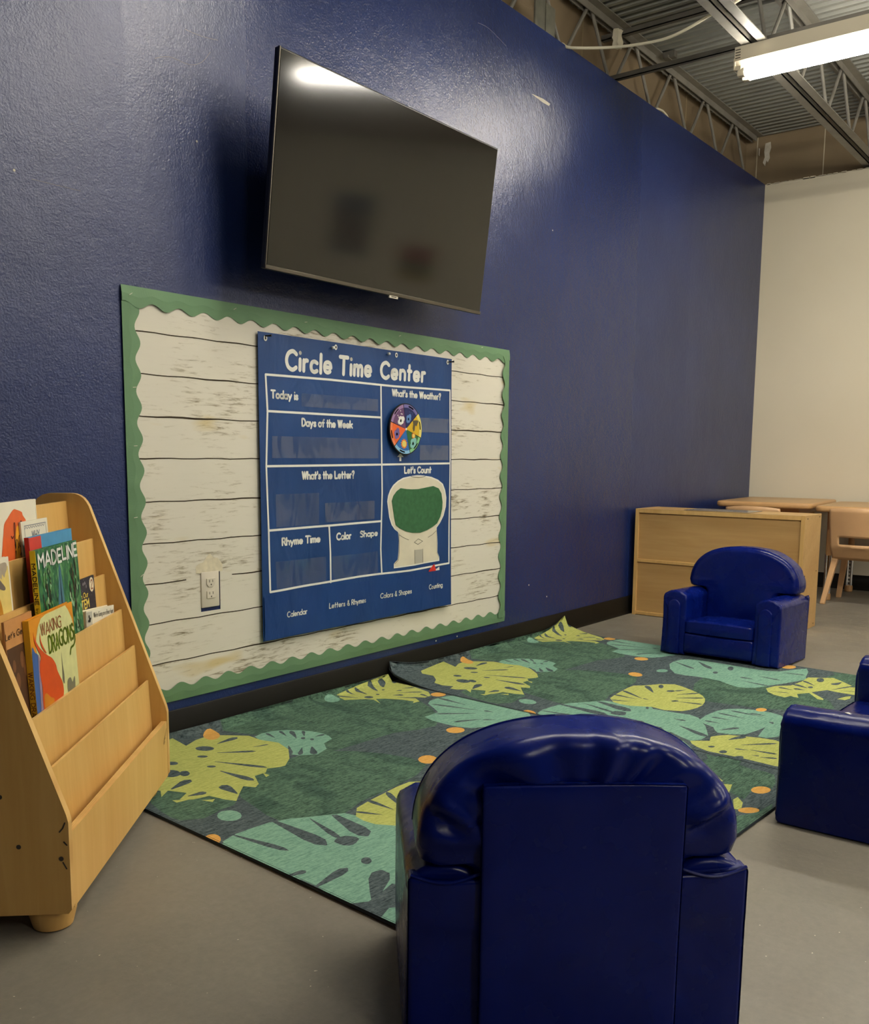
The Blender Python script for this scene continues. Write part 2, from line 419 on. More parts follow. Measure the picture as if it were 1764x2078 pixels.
# blue wall, with a gouge in the paint and fine scratches as raised marks on its face
m = MB(); m.frombox((XB, 0, 0), (XF, .05, ZT), 0)
Pw = lambda x, z, e=.0006: (x, -e, z)
m.poly([Pw(*p) for p in [(3.759, 2.471), (3.80, 2.474), (3.86, 2.478), (3.921, 2.474), (3.911, 2.462), (3.86, 2.461), (3.80, 2.466)]], 1)
for p in [[(1.872, 2.099), (1.93, 2.10), (1.992, 2.109)], [(1.764, 1.986), (1.814, 2.006), (1.884, 2.007), (1.931, 2.029), (1.963, 2.067)],
          [(1.376, 1.574), (1.514, 1.575)], [(3.34, 2.62), (3.42, 2.625), (3.55, 2.60)]]:
    ribbon(m, _smooth(p, False), .0010, Pw, 3)
for (x, z) in [(1.905, 1.80), (1.33, 1.585), (3.83, .275), (4.0, .20), (3.97, 1.93), (3.1, .115), (3.25, .112)]: disc(m, Pw, x, z, .0035, 2, 8)
struct('wall_left', m, [BLUEWALL, PATCH, GREYINK, plain('scratch', srgb(120, 118, 124), .8)])
m = MB(); m.frombox((XF, YB, 0), (XF+.05, .05, ZT), 0)
for k in range(26):      # ragged top edge of the painted board
    y = -.02-k*.05+rnd.uniform(-.01, .01); m.box((XF+.01, y, ZT), (.02, rnd.uniform(.02, .05), rnd.uniform(.004, .014)), 0)
struct('wall_far', m, CREAM)
m = MB(); m.frombox((XB, YB-.1, 0), (XF+.3, YB, ZD)); struct('wall_right', m, BLUEWALL)
m = MB(); m.frombox((XB-.1, YB, 0), (XB, .3, ZD)); struct('wall_near', m, BLUEWALL)
m = MB(); m.frombox((XB, .2, ZT-.6), (XF+.3, .25, ZD+.1), 0)
for x in (3.34, 4.556, 5.896): m.frombox((x-.004, .197, ZT-.3), (x+.004, .2, ZD), 1)
struct('wall_upper_left', m, [BROWN, plain('joint_line', srgb(150, 132, 100), .8)])
m = MB(); m.frombox((XF+.15, YB, ZT-.6), (XF+.2, .25, ZD+.1), 0)
for y in (-.34, -1.56, .12): m.frombox((XF+.147, y-.003, ZT-.3), (XF+.15, y+.003, ZD), 1)
struct('wall_upper_far', m, [BROWN, plain('joint_white', srgb(196, 186, 160), .8)])
# corrugated roof deck, ribs running across the joists
m = MB(); pit = .0645; x = XB; prof = []
while x < XF+.3:
    prof += [(x, ZD), (x+.022, ZD), (x+.032, ZD+.026), (x+.054, ZD+.026)]; x += pit
n = len(prof)
m.add([(a, YB-.1, b) for a, b in prof]+[(a, .3, b) for a, b in prof], [(i, i+1, n+i+1, n+i) for i in range(n-1)], 0)
m.frombox((XB-.2, YB-.2, ZD+.06), (XF+.4, .35, ZD+.1), 0)
struct('ceiling', m, DECK)
bh = .1016
def basebd(name, a, b, nrm):
    m = MB(); t = .005
    pr = [(0, 0), (.014, 0), (.0095, .004), (.0065, .012), (t, .02), (t, bh-.003), (t-.002, bh), (0, bh)]
    if nrm == 'y': vs = [[(x, -d, z) for d, z in pr] for x in (a, b)]
    else: vs = [[(XF-d, y, z) for d, z in pr] for y in (a, b)]
    n = len(pr); m.add(vs[0]+vs[1], [(i, i+1, n+i+1, n+i) for i in range(n-1)], 0, True)
    return tag(m.build(name, BASEB), kind='structure')
basebd('baseboard_left', XB, XF, 'y'); basebd('baseboard_far', YB, 0, 'x')
# loose white drywall tape in the corner over the far wall
m = MB()
tp = [(.0, 3.055), (.035, 3.06), (.04, 3.02), (.03, 2.985), (.034, 2.955), (.022, 2.925), (.012, 2.945), (.004, 2.905), (-.012, 2.93), (.0, 2.965), (-.006, 3.0)]
m.prism([(-a+.03, b) for a, b in tp], 0, 6.88, 6.884)
m.prism([(.075+a*.4, b+.005) for a, b in [(0, 3.03), (.02, 3.035), (.018, 2.99), (.004, 2.98)]], 0, 6.90, 6.904)
tag(m.build('drywall_tape', PATCH), 'torn strip of white tape hanging in the ceiling corner above the cream wall', 'tape')

# ---------------- open web steel joists along x
def joist(y, label, xs=XB+.1, xe=XF+.1):
    t = empty('steel_joist', (0, y, ZD), label, 'steel joist', group='open web joists under the roof deck')
    zt, zb = 0.0, 2.786-ZD
    for nm, z, dz in (('top_chord', zt, -1), ('bottom_chord', zb, 1)):
        mm = MB()
        for sgn in (-1, 1):
            y0, y1 = sgn*.012, sgn*.058
            if nm == 'top_chord':
                mm.frombox((xs, min(y0, y1), z-.005), (xe, max(y0, y1), z)); mm.frombox((xs, min(y0, y0+sgn*.005), z-.04), (xe, max(y0, y0+sgn*.005), z))
            else:
                mm.frombox((xs, min(y0, y1), z), (xe, max(y0, y1), z+.005)); mm.frombox((xs, min(y0, y0+sgn*.005), z), (xe, max(y0, y0+sgn*.005), z+.04))
        mm.build(nm, STEEL, t)
    k = 0; x = 4.24-.51*int((4.24-xs)/.51)
    while x < xe-.3:
        for (xa, za, xb, zb2) in ((x, zb+.02, x+.235, zt-.02), (x+.275, zt-.02, x+.51, zb+.02)):
            if xb < xe:
                mm = MB(); mm.tube([(xa, 0, za), (xb, 0, zb2)], .0095, 0, 8); mm.build('web_rod', STEEL, t)
        x += .51
    return t
joist(.128, 'grey open web steel joist in front of the tan upper wall over the blue wall')
joist(-.69, 'grey open web steel joist crossing above the lit strip light')
# bridging angles that tie the joists together
def bridging(x, z, w, y0, y1, label):
    m = MB(); m.frombox((x, y0, z), (x+w, y1, z+.004)); m.frombox((x, y0, z), (x+.004, y1, z+.026))
    return tag(m.build('bridging_angle', DARKSTEEL), label, 'steel bar', 'bridging bars between the joists')
bridging(4.737, 2.843, .026, -2.4, .199, 'dark steel bar running across the joists just above the strip light')
bridging(4.76, 3.066, .03, -2.4, .199, 'dark steel bar running across the joists close under the roof deck')
m = MB(); m.frombox((5.245, -.0, 3.10), (5.285, .069, 3.134)); m.frombox((5.225, .03, 3.095), (5.30, .05, 3.11))
tag(m.build('joist_clamp', DARKSTEEL), 'small dark clamp on the joist at the tan upper wall', 'clamp')
m = MB(); m.box((0, 0, 0), (.05, .03, .085), 0, 0, cuts=5, smooth=True); m.v = [tuple(Vector(q)+noise.noise_vector(Vector(q)*45)*.010) for q in m.v]
o = m.build('paper_wad', WHITEPAPER, loc=(4.685, .064, 3.02))
tag(o, 'crumpled white wad stuck under the joist end near the cable', 'paper wad')
m = MB(); m.frombox((3.86, .0505, 2.6), (3.945, .062, 2.945), 0, bev=.004); m.frombox((3.952, .0505, 2.6), (4.035, .068, 2.93), 0, bev=.004)
tag(m.build('duct_offcut', plain('dull_foil', srgb(120, 118, 104), .45, .3, .5, .2, 20)), 'grey metal duct piece standing behind the top edge of the blue wall', 'duct')
# loose white cable slung from the wall top to the joist
m = MB(); path = [(4.06, .058, 2.70), (4.05, .025, 2.774), (4.06, -.02, 2.754), (4.17, -.165, 2.757), (4.20, -.3, 2.749), (4.22, -.42, 2.752), (4.23, -.52, 2.775), (4.256, -.6, 2.813), (4.335, -.7, 2.88), (4.42, -.78, 2.98), (4.5, -.84, 3.12)]
sp = []
for i in range(len(path)-1):
    a, b, c, d = [Vector(path[max(0, min(len(path)-1, i+k))]) for k in (-1, 0, 1, 2)]
    for k in range(5):
        t = k/5; sp.append(.5*(2*b+(c-a)*t+(2*a-5*b+4*c-d)*t*t+(3*b-a-3*c+d)*t**3))
m.tube(sp, .0065, 0, 8); tag(m.build('slung_cable', CABLE), 'long white cable slung between the blue wall top and the joist', 'cable')
m = MB(); m.tube([(5.03, .03, 2.755), (5.10, .02, 2.786), (5.163, .02, 2.792), (5.215, .02, 2.785), (5.25, .02, 2.77), (5.26, .04, 2.74)], .006, 0, 8)
tag(m.build('cable_loop', CABLE), 'short loop of white cable poking over the blue wall top', 'cable')

# ---------------- fluorescent strip lights
def strip_light(x, ya, yb, label):
    t = empty('strip_light', (x, ya, 2.786), label, 'strip light', group='twin tube strip lights')
    L = yb-ya; w = .058
    m = MB(); pr = [(-w, 0), (-w, -.062), (-w*.55, -.088), (w*.55, -.088), (w, -.062), (w, 0)]
    m.prism(pr, 1, 0, L, 0)
    for k in range(4): m.frombox((-w-.001, -.004-.0*k, -.012-.012*k), (-w+.01, -.028, -.016-.012*k), 1)
    m.build('housing', [HOUSING, SLOTM], t)
    d = 1 if L > 0 else -1
    for ye, e in ((0, d), (L, -d)):
        m = MB(); m.frombox((-w, ye-.003, -.10), (-w+.05, ye+.003, -.05), 0); m.frombox((-w*.9, ye+e*.004, -.10), (w*.9, ye+e*.03, -.084), 0)
        for xx in (-.033, .033): m.box((xx, ye+e*.028, -.110), (.03, .034, .034), 0, .003, 1)
        m.build('lamp_holder', HOUSING, t)
    for xx in (-.033, .033):
        m = MB(); m.tube([(xx, -.045, -.110), (xx, L/2, -.110), (xx, L+.045, -.110)], .0165, 0, 12); m.build('tube', TUBEM, t)
    return t
strip_light(4.635, -.60, -3.06, 'lit twin tube strip light hanging below the joists, glaring white')
strip_light(2.42, -.60, -3.06, 'lit strip light over the bulletin board, reflected in the blue wall')
strip_light(2.42, -4.0, -6.4, 'lit strip light over the open floor to the right of the bookcase side')
strip_light(.2, -4.0, -6.4, 'added strip light, unseen behind the camera, brightening the bookcase side')  # unseen fixture, added to brighten the bookcase side and book spines
strip_light(4.635, -4.0, -6.4, 'lit strip light over the open floor beyond the loveseat')

# ================================================================= ON THE BLUE WALL
# ---------------- television on a tilted bracket
tv = empty('television', (2.021+.567, -.16, 1.438), 'large flat black television tilted down from the blue wall above the bulletin board', 'television', (.121, 0, 0))
TW, TH = 1.134, .615
m = MB(); m.frombox((-TW/2, 0, 0), (TW/2, .022, TH), 0, bev=.003, seg=1); m.build('bezel', BEZEL, tv)
m = MB(); m.frombox((-TW/2+.006, -.0015, .012), (TW/2-.006, .0, TH-.006)); m.build('screen', SCREEN, tv)
m = MB(); m.frombox((-TW/2, -.003, .0), (TW/2, .004, .0115), 0, bev=.001, seg=1); m.build('bottom_trim', BEZELG, tv)
m = MB(); m.frombox((-TW/2-.0008, -.002, .0), (-TW/2+.003, .006, TH)); m.build('side_trim', BEZELG, tv)
m = MB(); m.frombox((.012, -.002, -.008), (.058, .003, .001), 0)
Pt = lambda x, z: (x, -.0026, z)
for a, b in ((.022, .030), (.031, .039), (.040, .048)): ribbon(m, [(a, -.0035), (b, -.0035)], .0022, Pt, 1)
m.build('name_tag', [PLASTIC_W, BLACKINK], tv)
m = MB(); m.frombox((-.42, .02, .03), (.42, .055, .42), 0, bev=.012); m.build('rear_housing', BEZEL, tv)
m = MB(); m.frombox((-.22, .05, .08), (-.18, .165, .36)); m.frombox((.18, .05, .08), (.22, .165, .36)); m.frombox((-.25, .15, .16), (.25, .176, .22)); m.build('wall_bracket', DARKSTEEL, tv)

# ---------------- bulletin board of plank paper with a scalloped border
BX0, BX1, BZ0, BZ1 = 1.625, 3.614, .131, 1.351
bb = empty('bulletin_board', (BX0, 0, BZ0), 'bulletin board of whitewashed plank paper with green scalloped border on the blue wall', 'bulletin board')
Pb = lambda x, z, e=.004: (x-BX0, -e, z-BZ0)
m = MB(); OX0, OX1, OZ0, OZ1 = 1.879, 1.956, .393, .517
def ptop(x, z):
    # paper sags loose from the wall under the top border
    return .0025+.006*max(0, 1-abs(x-2.22)/.12)*max(0, (z-1.22)/.13)*max(0, min(1, (1.325-z)/.03))+.0012*sin(9*x+3*z)*.5
xs = sorted(set([BX0+.01+(BX1-BX0-.02)*k/60 for k in range(61)]+[OX0, OX1])); zs = sorted(set([BZ0+.01+(BZ1-BZ0-.02)*k/36 for k in range(37)]+[OZ0, OZ1]))
vi = {}
for j, z in enumerate(zs):
    for i, x in enumerate(xs): vi[i, j] = len(m.v); m.v.append(Pb(x, z, ptop(x, z)))
for j in range(len(zs)-1):
    for i in range(len(xs)-1):
        if OX0-1e-6 <= xs[i] < OX1-1e-6 and OZ0-1e-6 <= zs[j] < OZ1-1e-6: continue
        m.f.append((vi[i, j], vi[i+1, j], vi[i+1, j+1], vi[i, j+1])); m.mi.append(0); m.sm.append(True)
z = 1.229; dark = [1.229, 1.110, .990, .869, .742, .619, .499, .379, .254]
for z in dark:
    pts = [(BX0+.02+k*.045, z+.0012*sin(k*1.7+z*40)) for k in range(44)]
    seg = []
    for p in pts+[(99, 0)]:
        if p[0] == 99 or (OX0-.02 < p[0] < OX1+.01 and OZ0 < z < OZ1):
            if len(seg) > 1:
                for a, b in zip(seg[:-1], seg[1:]):
                    w = .0016+.0018*max(0, noise.noise(Vector((a[0]*4, z*30, 0)))); w2 = .0016+.0018*max(0, noise.noise(Vector((b[0]*4, z*30, 0))))
                    e = ptop(a[0], z)+.0004; e2 = ptop(b[0], z)+.0004
                    m.poly([Pb(a[0], a[1]-w, e), Pb(b[0], b[1]-w2, e2), Pb(b[0], b[1]+w2, e2), Pb(a[0], a[1]+w, e)], 1)
            seg = []
        else: seg.append(p)
m.build('plank_paper', [PLANK, GAPINK], bb)
# peeled back corner of the paper above the outlet
m = MB()
m.grid(lambda u, v: Pb(1.862+.105*u, .515+v*(.022+.036*max(0, 1-abs(u-.55)/.5)+.004*sin(17*u)), .0030+.0032*sin(pi*u)*(1-v)**1.3), 20, 8)
m.build('torn_edge', TORN, bb)
# border strips with a scalloped inner edge (the wave is on the side facing in)
def strip(name, P, L, n, depth, amp, ph, w0=0, w1=0, e=.0075):
    m = MB(); N = n*12; top = []; 
    for k in range(N+1):
        s_ = L*k/N; d = depth+amp*cos(2*pi*(s_/L*n)+ph)
        lift = .0022*sin(5.1*s_+ph)+.0012*sin(13*s_)
        top.append((P(s_, 0, e*.6), P(s_, d*.5, e+lift*.5), P(s_, d, e+lift)))
    vs = [p for t in top for p in t]
    m.add(vs, [(3*k+r, 3*k+3+r, 3*k+4+r, 3*k+1+r) for k in range(N) for r in (0, 1)], 0, False)
    o = m.build(name, SCALLOP, bb); sm = o.modifiers.new('thickness', 'SOLIDIFY'); sm.thickness = .0008
    return o
strip('border_strip', lambda s_, d, e: Pb(BX0+s_, BZ1-d, e), BX1-BX0, 21, .0515, .0085, pi*.85)
strip('border_strip', lambda s_, d, e: Pb(BX0+s_+.0, BZ0+d, e), BX1-BX0, 21, .0480, .0085, pi*.55)
strip('border_strip', lambda s_, d, e: Pb(BX0+d, BZ1-.03-s_, e+.0012), BZ1-BZ0-.05, 13, .0475, .009, pi*1.2)
strip('border_strip', lambda s_, d, e: Pb(BX1-d, BZ1-.03-s_, e+.0012), BZ1-BZ0-.05, 13, .0510, .010, pi*.3)
for (x, z, a) in [(1.652, 1.327, .6), (2.03, 1.333, .5), (2.34, 1.328, .15), (2.84, 1.334, .3), (1.652, .905, .05), (1.645, .70, .1), (1.66, .53, .6), (1.655, 1.07, .1), (3.39, 1.342, .2)]:
    m = MB(); m.frombox((-.006, -.0008, -.0007), (.006, 0, .0007)); o = m.build('staple', PLASTIC_W, bb); o.location = Pb(x, z, .0115); o.rotation_euler = (0, -a, 0)

# ---------------- wall outlet showing through the hole in the paper
ol = empty('wall_outlet', (1.915, 0, .405), 'white duplex wall outlet framed by the torn hole in the plank paper', 'outlet')
m = MB(); m.frombox((-.036, -.007, 0), (.035, 0, .113), 0, bev=.003); m.build('cover_plate', PLASTIC_W, ol)
for zc, flat in ((.078, 0), (.040, 1)):
    m = MB(); pr = [(-.0165, -.011), (.0165, -.011), (.0165, .012), (-.0165, .012)] if flat else [(-.0165, -.004), (-.009, -.013), (.009, -.013), (.0165, -.004), (.0165, .013), (-.0165, .013)]
    m.prism([(x, z+zc) for x, z in pr], 1, -.0095, -.006)
    for x in (-.0065, .0065): m.frombox((x-.001, -.0098, zc+.001), (x+.001, -.009, zc+.009), 1)
    disc(m, lambda x, z: (x, -.0098, z), 0, zc-.006, .0025, 1, 8)
    m.build('receptacle', [PLASTIC_W, SLOTM], ol)

# ---------------- blue pocket chart
CX0, CX1, CZ0, CZ1 = 2.122, 3.172, .263, 1.275
pc = empty('pocket_chart', (CX0, 0, CZ0), 'blue pocket chart reading Circle Time Center pinned to the plank paper', 'pocket chart')
def cy(x, z):
    t = (CZ1-z)/(CZ1-CZ0)
    w = .0016*sin(17*x+6*z)+.0011*sin(31*x-9*z)
    return .0135+w*(.35+t)+.010*t*t*(.4+.6*((x-CX0)/(CX1-CX0)))
def Pc(x, z, e=0): return (x-CX0, -(cy(x, z)+e), z-CZ0)
I1 = lambda x, z: Pc(x, z, .0009)
I2 = lambda x, z: Pc(x, z, .0014)
I3 = lambda x, z: Pc(x, z, .0019)
def fr(m, pts, w, P=None, mi=1):
    # printed line, subdivided so it follows the cloth
    o = []
    for a, b in zip(pts[:-1], pts[1:]):
        k = max(1, int(math.hypot(b[0]-a[0], b[1]-a[1])/.03))
        o += [(a[0]+(b[0]-a[0])*i/k, a[1]+(b[1]-a[1])*i/k) for i in range(k)]
    ribbon(m, o+[pts[-1]], w, P or I1, mi)
m = MB(); m.grid(lambda u, v: Pc(CX0+u*(CX1-CX0), CZ0+v*(CZ1-CZ0)), 70, 60)
m.grid(lambda u, v: (Pc(CX0+u*(CX1-CX0), CZ0+v*(CZ1-CZ0))[0], Pc(CX0+u*(CX1-CX0), CZ0+v*(CZ1-CZ0))[1]+.0012, v*(CZ1-CZ0)), 40, 40)
fr(m, [(2.152, 1.141), (2.45, 1.1445), (2.80, 1.1435), (3.161, 1.149), (3.162, .853), (3.158, .60), (3.158, .439), (2.9, .432), (2.6, .437), (2.155, .427), (2.155, .633), (2.149, .845), (2.158, 1.024), (2.152, 1.141)], .0075)
fr(m, [(2.727, 1.142), (2.7275, 1.024), (2.7285, .85), (2.731, .74), (2.728, .636), (2.7255, .53), (2.731, .436)], .0075)
fr(m, [(2.157, 1.024), (2.727, 1.024)], .0075); fr(m, [(2.149, .845), (2.728, .849), (3.162, .853)], .0075)
fr(m, [(2.157, .633), (2.728, .636)], .0075); fr(m, [(2.44, .634), (2.445, .54), (2.447, .431)], .0075)
T = lambda s_, x, z, L, cap, w, **k: text(m, s_, I1, x, z, L, cap, w, 1, **k)
T('Circle', 2.243, 1.167, .215, .061, .0142, gap=4.4, slant=.05, jit=.5)
T('Time', 2.503, 1.170, .165, .059, .0142, gap=4.4, slant=.05, jit=.5)
T('Center', 2.727, 1.172, .262, .057, .0142, gap=4.4, slant=.05, jit=.5)
T('Today is', 2.175, 1.068, .120, .024, .0066)
T('Days of the Week', 2.314, .981, .253, .024, .0066)
T("What's the Weather?", 2.793, 1.108, .303, .023, .0066)
T("What's the Letter?", 2.312, .801, .265, .024, .0066)
T("Let's Count", 2.868, .816, .168, .023, .0066)
T('Rhyme Time', 2.215, .580, .180, .023, .0066)
T('Color', 2.479, .581, .078, .023, .0066); T('Shape', 2.608, .583, .097, .021, .0054)
# printed white astronaut bust, and the arrow under the wheel
BUST = [2904,804,2947,807,2991,805,3039,799,3081,787,3112,770,3128,744,3137,713,3134,676,3119,639,3096,611,3073,592,3077,563,3080,528,3080,490,3094,470,3094,454,2988,452,2929,449,2857,449,2798,449,2798,467,2820,481,2825,512,2827,556,2823,589,2804,600,2787,618,2773,648,2767,681,2761,709,2766,731,2778,752,2797,771,2824,786,2858,798]
B = pairs(BUST); patch(m, B, I1, 1)
cx, cz = 2.945, .63
patch(m, [(cx+(x-cx)*.965, cz+(z-cz)*.972) for x, z in B], I2, 2)
for p in ([(2.904, .804), (2.926, .799), (2.954, .797), (2.98, .799), (3.0, .803)], [(2.829, .578), (2.853, .566), (2.888, .554)], [(3.069, .58), (3.043, .565), (3.015, .556)],
          [(2.926, .542), (2.953, .554), (2.981, .543), (2.95, .532), (2.926, .542)], [(2.928, .511), (2.928, .457)], [(2.981, .512), (2.98, .457)], [(2.827, .585), (2.829, .512), (2.823, .48), (2.802, .466)], [(3.073, .585), (3.076, .49), (3.09, .468)]):
    ribbon(m, p, .0016, I3, 3)
m.poly([I3(*p) for p in [(2.930, .511), (2.979, .511), (2.979, .457), (2.930, .457)]], 4)
m.poly([I1(*p) for p in [(2.836, .862), (2.848, .862), (2.848, .878), (2.862, .878), (2.842, .893), (2.823, .878), (2.836, .878)]], 1)
m.build('sheet', [NYLON, WHITEINK, CREAMINK, BLACKINK, GREYINK], pc)
V = pairs([2841,758,2876,754,2912,752,2955,752,3003,757,3049,762,3082,752,3100,731,3108,695,3106,667,3095,637,3073,610,3046,598,3009,586,2964,578,2913,581,2870,589,2832,603,2809,617,2801,644,2795,673,2787,710,2797,730,2817,747])
m = MB(); patch(m, V, lambda x, z: Pc(x, z, .0034), 0)
m.add([Pc(x, z, .0034) for x, z in V]+[Pc(x, z, .001) for x, z in V], [(k, (k+1) % len(V), len(V)+(k+1) % len(V), len(V)+k) for k in range(len(V))], 0)
m.build('visor_panel', FELT, pc)
# lower storage pocket with its four printed captions
m = MB(); bulge = lambda u, v: .004+.006*sin(pi*u)*v+.0016*sin(23*u)*v
m.grid(lambda u, v: Pc(CX0+.004+u*(CX1-CX0-.008), CZ0+.002+v*.152, bulge(u, v)), 60, 10)
Pq = lambda x, z: Pc(x, z, bulge((x-CX0)/(CX1-CX0), (z-CZ0)/.152)+.0008)
for s_, x, z, L in (('Calendar', 2.226, .333, .097), ('Letters & Rhymes', 2.433, .338, .193), ('Colors & Shapes', 2.714, .342, .186), ('Counting', 3.013, .345, .096)):
    text(m, s_, Pq, x, z, L, .018, .0036, 1)
for u in (.285, .56, .80): fr(m, [(CX0+u*(CX1-CX0), CZ0+.004), (CX0+u*(CX1-CX0), CZ0+.15)], .0012, Pq, 2)
o = m.build('storage_pocket', [NYLON2, WHITEINK, NYLON], pc)
for k, (x0, z0, x1, z1) in enumerate([(2.312, 1.046, 2.709, 1.090), (2.175, .872, 2.712, .944), (2.189, .642, 2.391, .752), (2.421, .647, 2.687, .715), (2.183, .435, 2.423, .526), (2.456, .440, 2.708, .523), (2.962, .976, 3.152, 1.032), (2.961, .866, 3.148, .925)]):
    m = MB(); m.grid(lambda u, v: Pc(x0+u*(x1-x0), z0+v*(z1-z0), .0015+.007*v*v*sin(pi*min(1, max(0, u)))+.0016*sin(19*u+k)*v), 24, 8)
    m.build('clear_pocket', CLEAR2 if k > 5 else CLEAR, pc)
# weather wheel: card disc with six coloured sectors
WX, WZ, R = 2.853, .984, .098; wy = cy(WX, WZ)+.020
P0 = lambda e: (lambda x, z: (WX-CX0+x, -(wy+e), WZ-CZ0+z))
m = MB(); m.tube([(WX-CX0, -wy, WZ-CZ0), (WX-CX0, -wy+.005, WZ-CZ0)], R, 0, 64, smooth=False)
cols = [(24, 34, 86), (98, 64, 104), (226, 98, 44), (34, 98, 168), (44, 100, 54), (206, 168, 36)]
rims = [(112, 104, 160), (150, 118, 160), (232, 130, 84), (130, 180, 214), (128, 188, 134), (222, 206, 110)]
wm = [BLACKINK]+[ink('sector_%s' % n, *c) for n, c in zip(('navy', 'plum', 'orange', 'blue', 'green', 'yellow'), cols)]+[ink('rim_%s' % n, *c) for n, c in zip(('lilac', 'mauve', 'peach', 'sky', 'mint', 'lemon'), rims)]
wm += [ink('cloud_blue', 84, 124, 176), WHITEINK, ink('cloud_violet', 106, 92, 150), ink('cloud_teal', 128, 184, 178), ink('sun_orange', 232, 132, 40), ink('umbrella_grey', 84, 76, 54)]
def arc(a0, a1, r, n=10): return [(r*cos(math.radians(a0+(a1-a0)*k/n)), r*sin(math.radians(a0+(a1-a0)*k/n))) for k in range(n+1)]
for k, (a0, a1) in enumerate([(41, 99), (101, 163), (165, 223), (225, 285), (287, 340), (342, 399)]):
    rr = .094 if k != 5 else .097
    m.poly([P0(.0006)(*p) for p in [(0, 0)]+arc(a0, a1, .081)], 1+k)
    m.poly([P0(.0006)(*p) for p in arc(a0, a1, .0815)+arc(a0, a1, rr)[::-1]], 7+k)
    am = math.radians((a0+a1)/2); q = arc((a0+a1)/2-9, (a0+a1)/2+9, .0875, 6); ribbon(m, q, .0055, P0(.001), 0)
def cloud(x, z, s_, mi, a=0):
    for dx, dz, r in ((-.9, 0, .7), (0, .45, .85), (.9, .05, .75), (0, -.35, .75), (.35, -.6, .5), (-.5, -.55, .55)):
        disc(m, P0(.0011+.0001*dx), x+s_*(dx*cos(a)-dz*sin(a)), z+s_*(dx*sin(a)+dz*cos(a)), s_*r, mi, 14)
cloud(.016, .040, .012, 13, .9); cloud(-.030, .032, .0135, 14, .5); cloud(-.054, -.018, .0135, 15, 1.2); cloud(.045, -.052, .0145, 16, .8)
for x, z in ((-.034, .068), (-.024, .056), (-.05, .05), (-.03, .057), (-.045, .044)): disc(m, P0(.001), x, z, .0026, 14, 8)
for x, z in ((.02, .066), (.03, .064), (.04, .062), (.026, .058), (.036, .056)): disc(m, P0(.001), x, z, .0014, 13, 6)
for cx_, cz_, r in ((-.012, -.056, .017), (.046, -.024, .010)):
    m.poly([P0(.001)(cx_+r*(1.25 if k % 2 else .85)*cos(k*pi/12), cz_+r*(1.25 if k % 2 else .85)*sin(k*pi/12)) for k in range(24)], 17)
    disc(m, P0(.0014), cx_, cz_, r*.72, 12, 14)
m.poly([P0(.001)(*p) for p in [(.040, .034), (.062, .036), (.078, .034), (.071, .024), (.064, .012), (.056, .016), (.052, -.004), (.046, -.008), (.040, .004), (.044, .02)]], 18)
disc(m, P0(.0016), 0, 0, .005, 14, 12)
m.tube([(WX-CX0, -wy, WZ-CZ0), (WX-CX0, -cy(WX, WZ), WZ-CZ0)], .006, 14, 8)
m.build('weather_wheel', wm, pc)
for x, z in ((2.153, 1.256), (2.483, 1.258), (2.816, 1.260), (3.143, 1.260)):
    m = MB(); n = 14; a = [Pc(x+.0075*cos(2*pi*k/n), z+.0095*sin(2*pi*k/n), .0016) for k in range(n)]; b = [Pc(x+.0035*cos(2*pi*k/n), z+.0045*sin(2*pi*k/n), .0022) for k in range(n)]
    m.add(a+b, [(k, (k+1) % n, n+(k+1) % n, n+k) for k in range(n)], 0, True); m.poly([(p[0], p[1]+.0008, p[2]) for p in b], 1)
    m.build('grommet', [WHITEINK, BLACKINK], pc)
for x, z, l in ((2.463, 1.2545, 'white push pin beside the second grommet from the left on the blue chart'), (2.767, 1.2605, 'white push pin beside the third grommet from the left on the blue chart')):
    y = -cy(x, z); m = MB(); m.tube([(x, y, z), (x, y-.004, z), (x, y-.010, z), (x, y-.012, z)], [.0035, .0045, .005, .003], 0, 10)
    tag(m.build('push_pin', WHITEINK), l, 'push pin', 'white push pins along the top of the chart')
for x, z, l in ((2.152, 1.263, 'black push pin through the grommet in the upper left chart corner'), (3.150, 1.262, 'black push pin through the grommet in the upper right chart corner')):
    y = -cy(x, z)-.001; m = MB(); m.tube([(x, y, z), (x+.004, y-.014, z), (x+.007, y-.022, z+.001)], [.0025, .0025, .004], 0, 8)
    tag(m.build('push_pin', BLACKINK), l, 'push pin', 'black push pins at the chart corners')
m = MB(); e = lambda x, z: (x, -(cy(x, z)+.003), z)
m.poly([e(*p) for p in [(3.016, .400), (3.016, .420), (3.054, .445), (3.066, .423), (3.066, .400)]], 0); m.poly([(a, b+.0008, c) for a, b, c in [e(*p) for p in [(3.064, .400), (3.064, .420), (3.093, .430), (3.095, .400)]]], 1)
o = m.build('paper_card', [ink('red_card', 206, 52, 40), WHITEINK]); tag(o, 'red and white card peeking out of the chart pocket above the word Counting', 'card')
sm = o.modifiers.new('thickness', 'SOLIDIFY'); sm.thickness = .0006

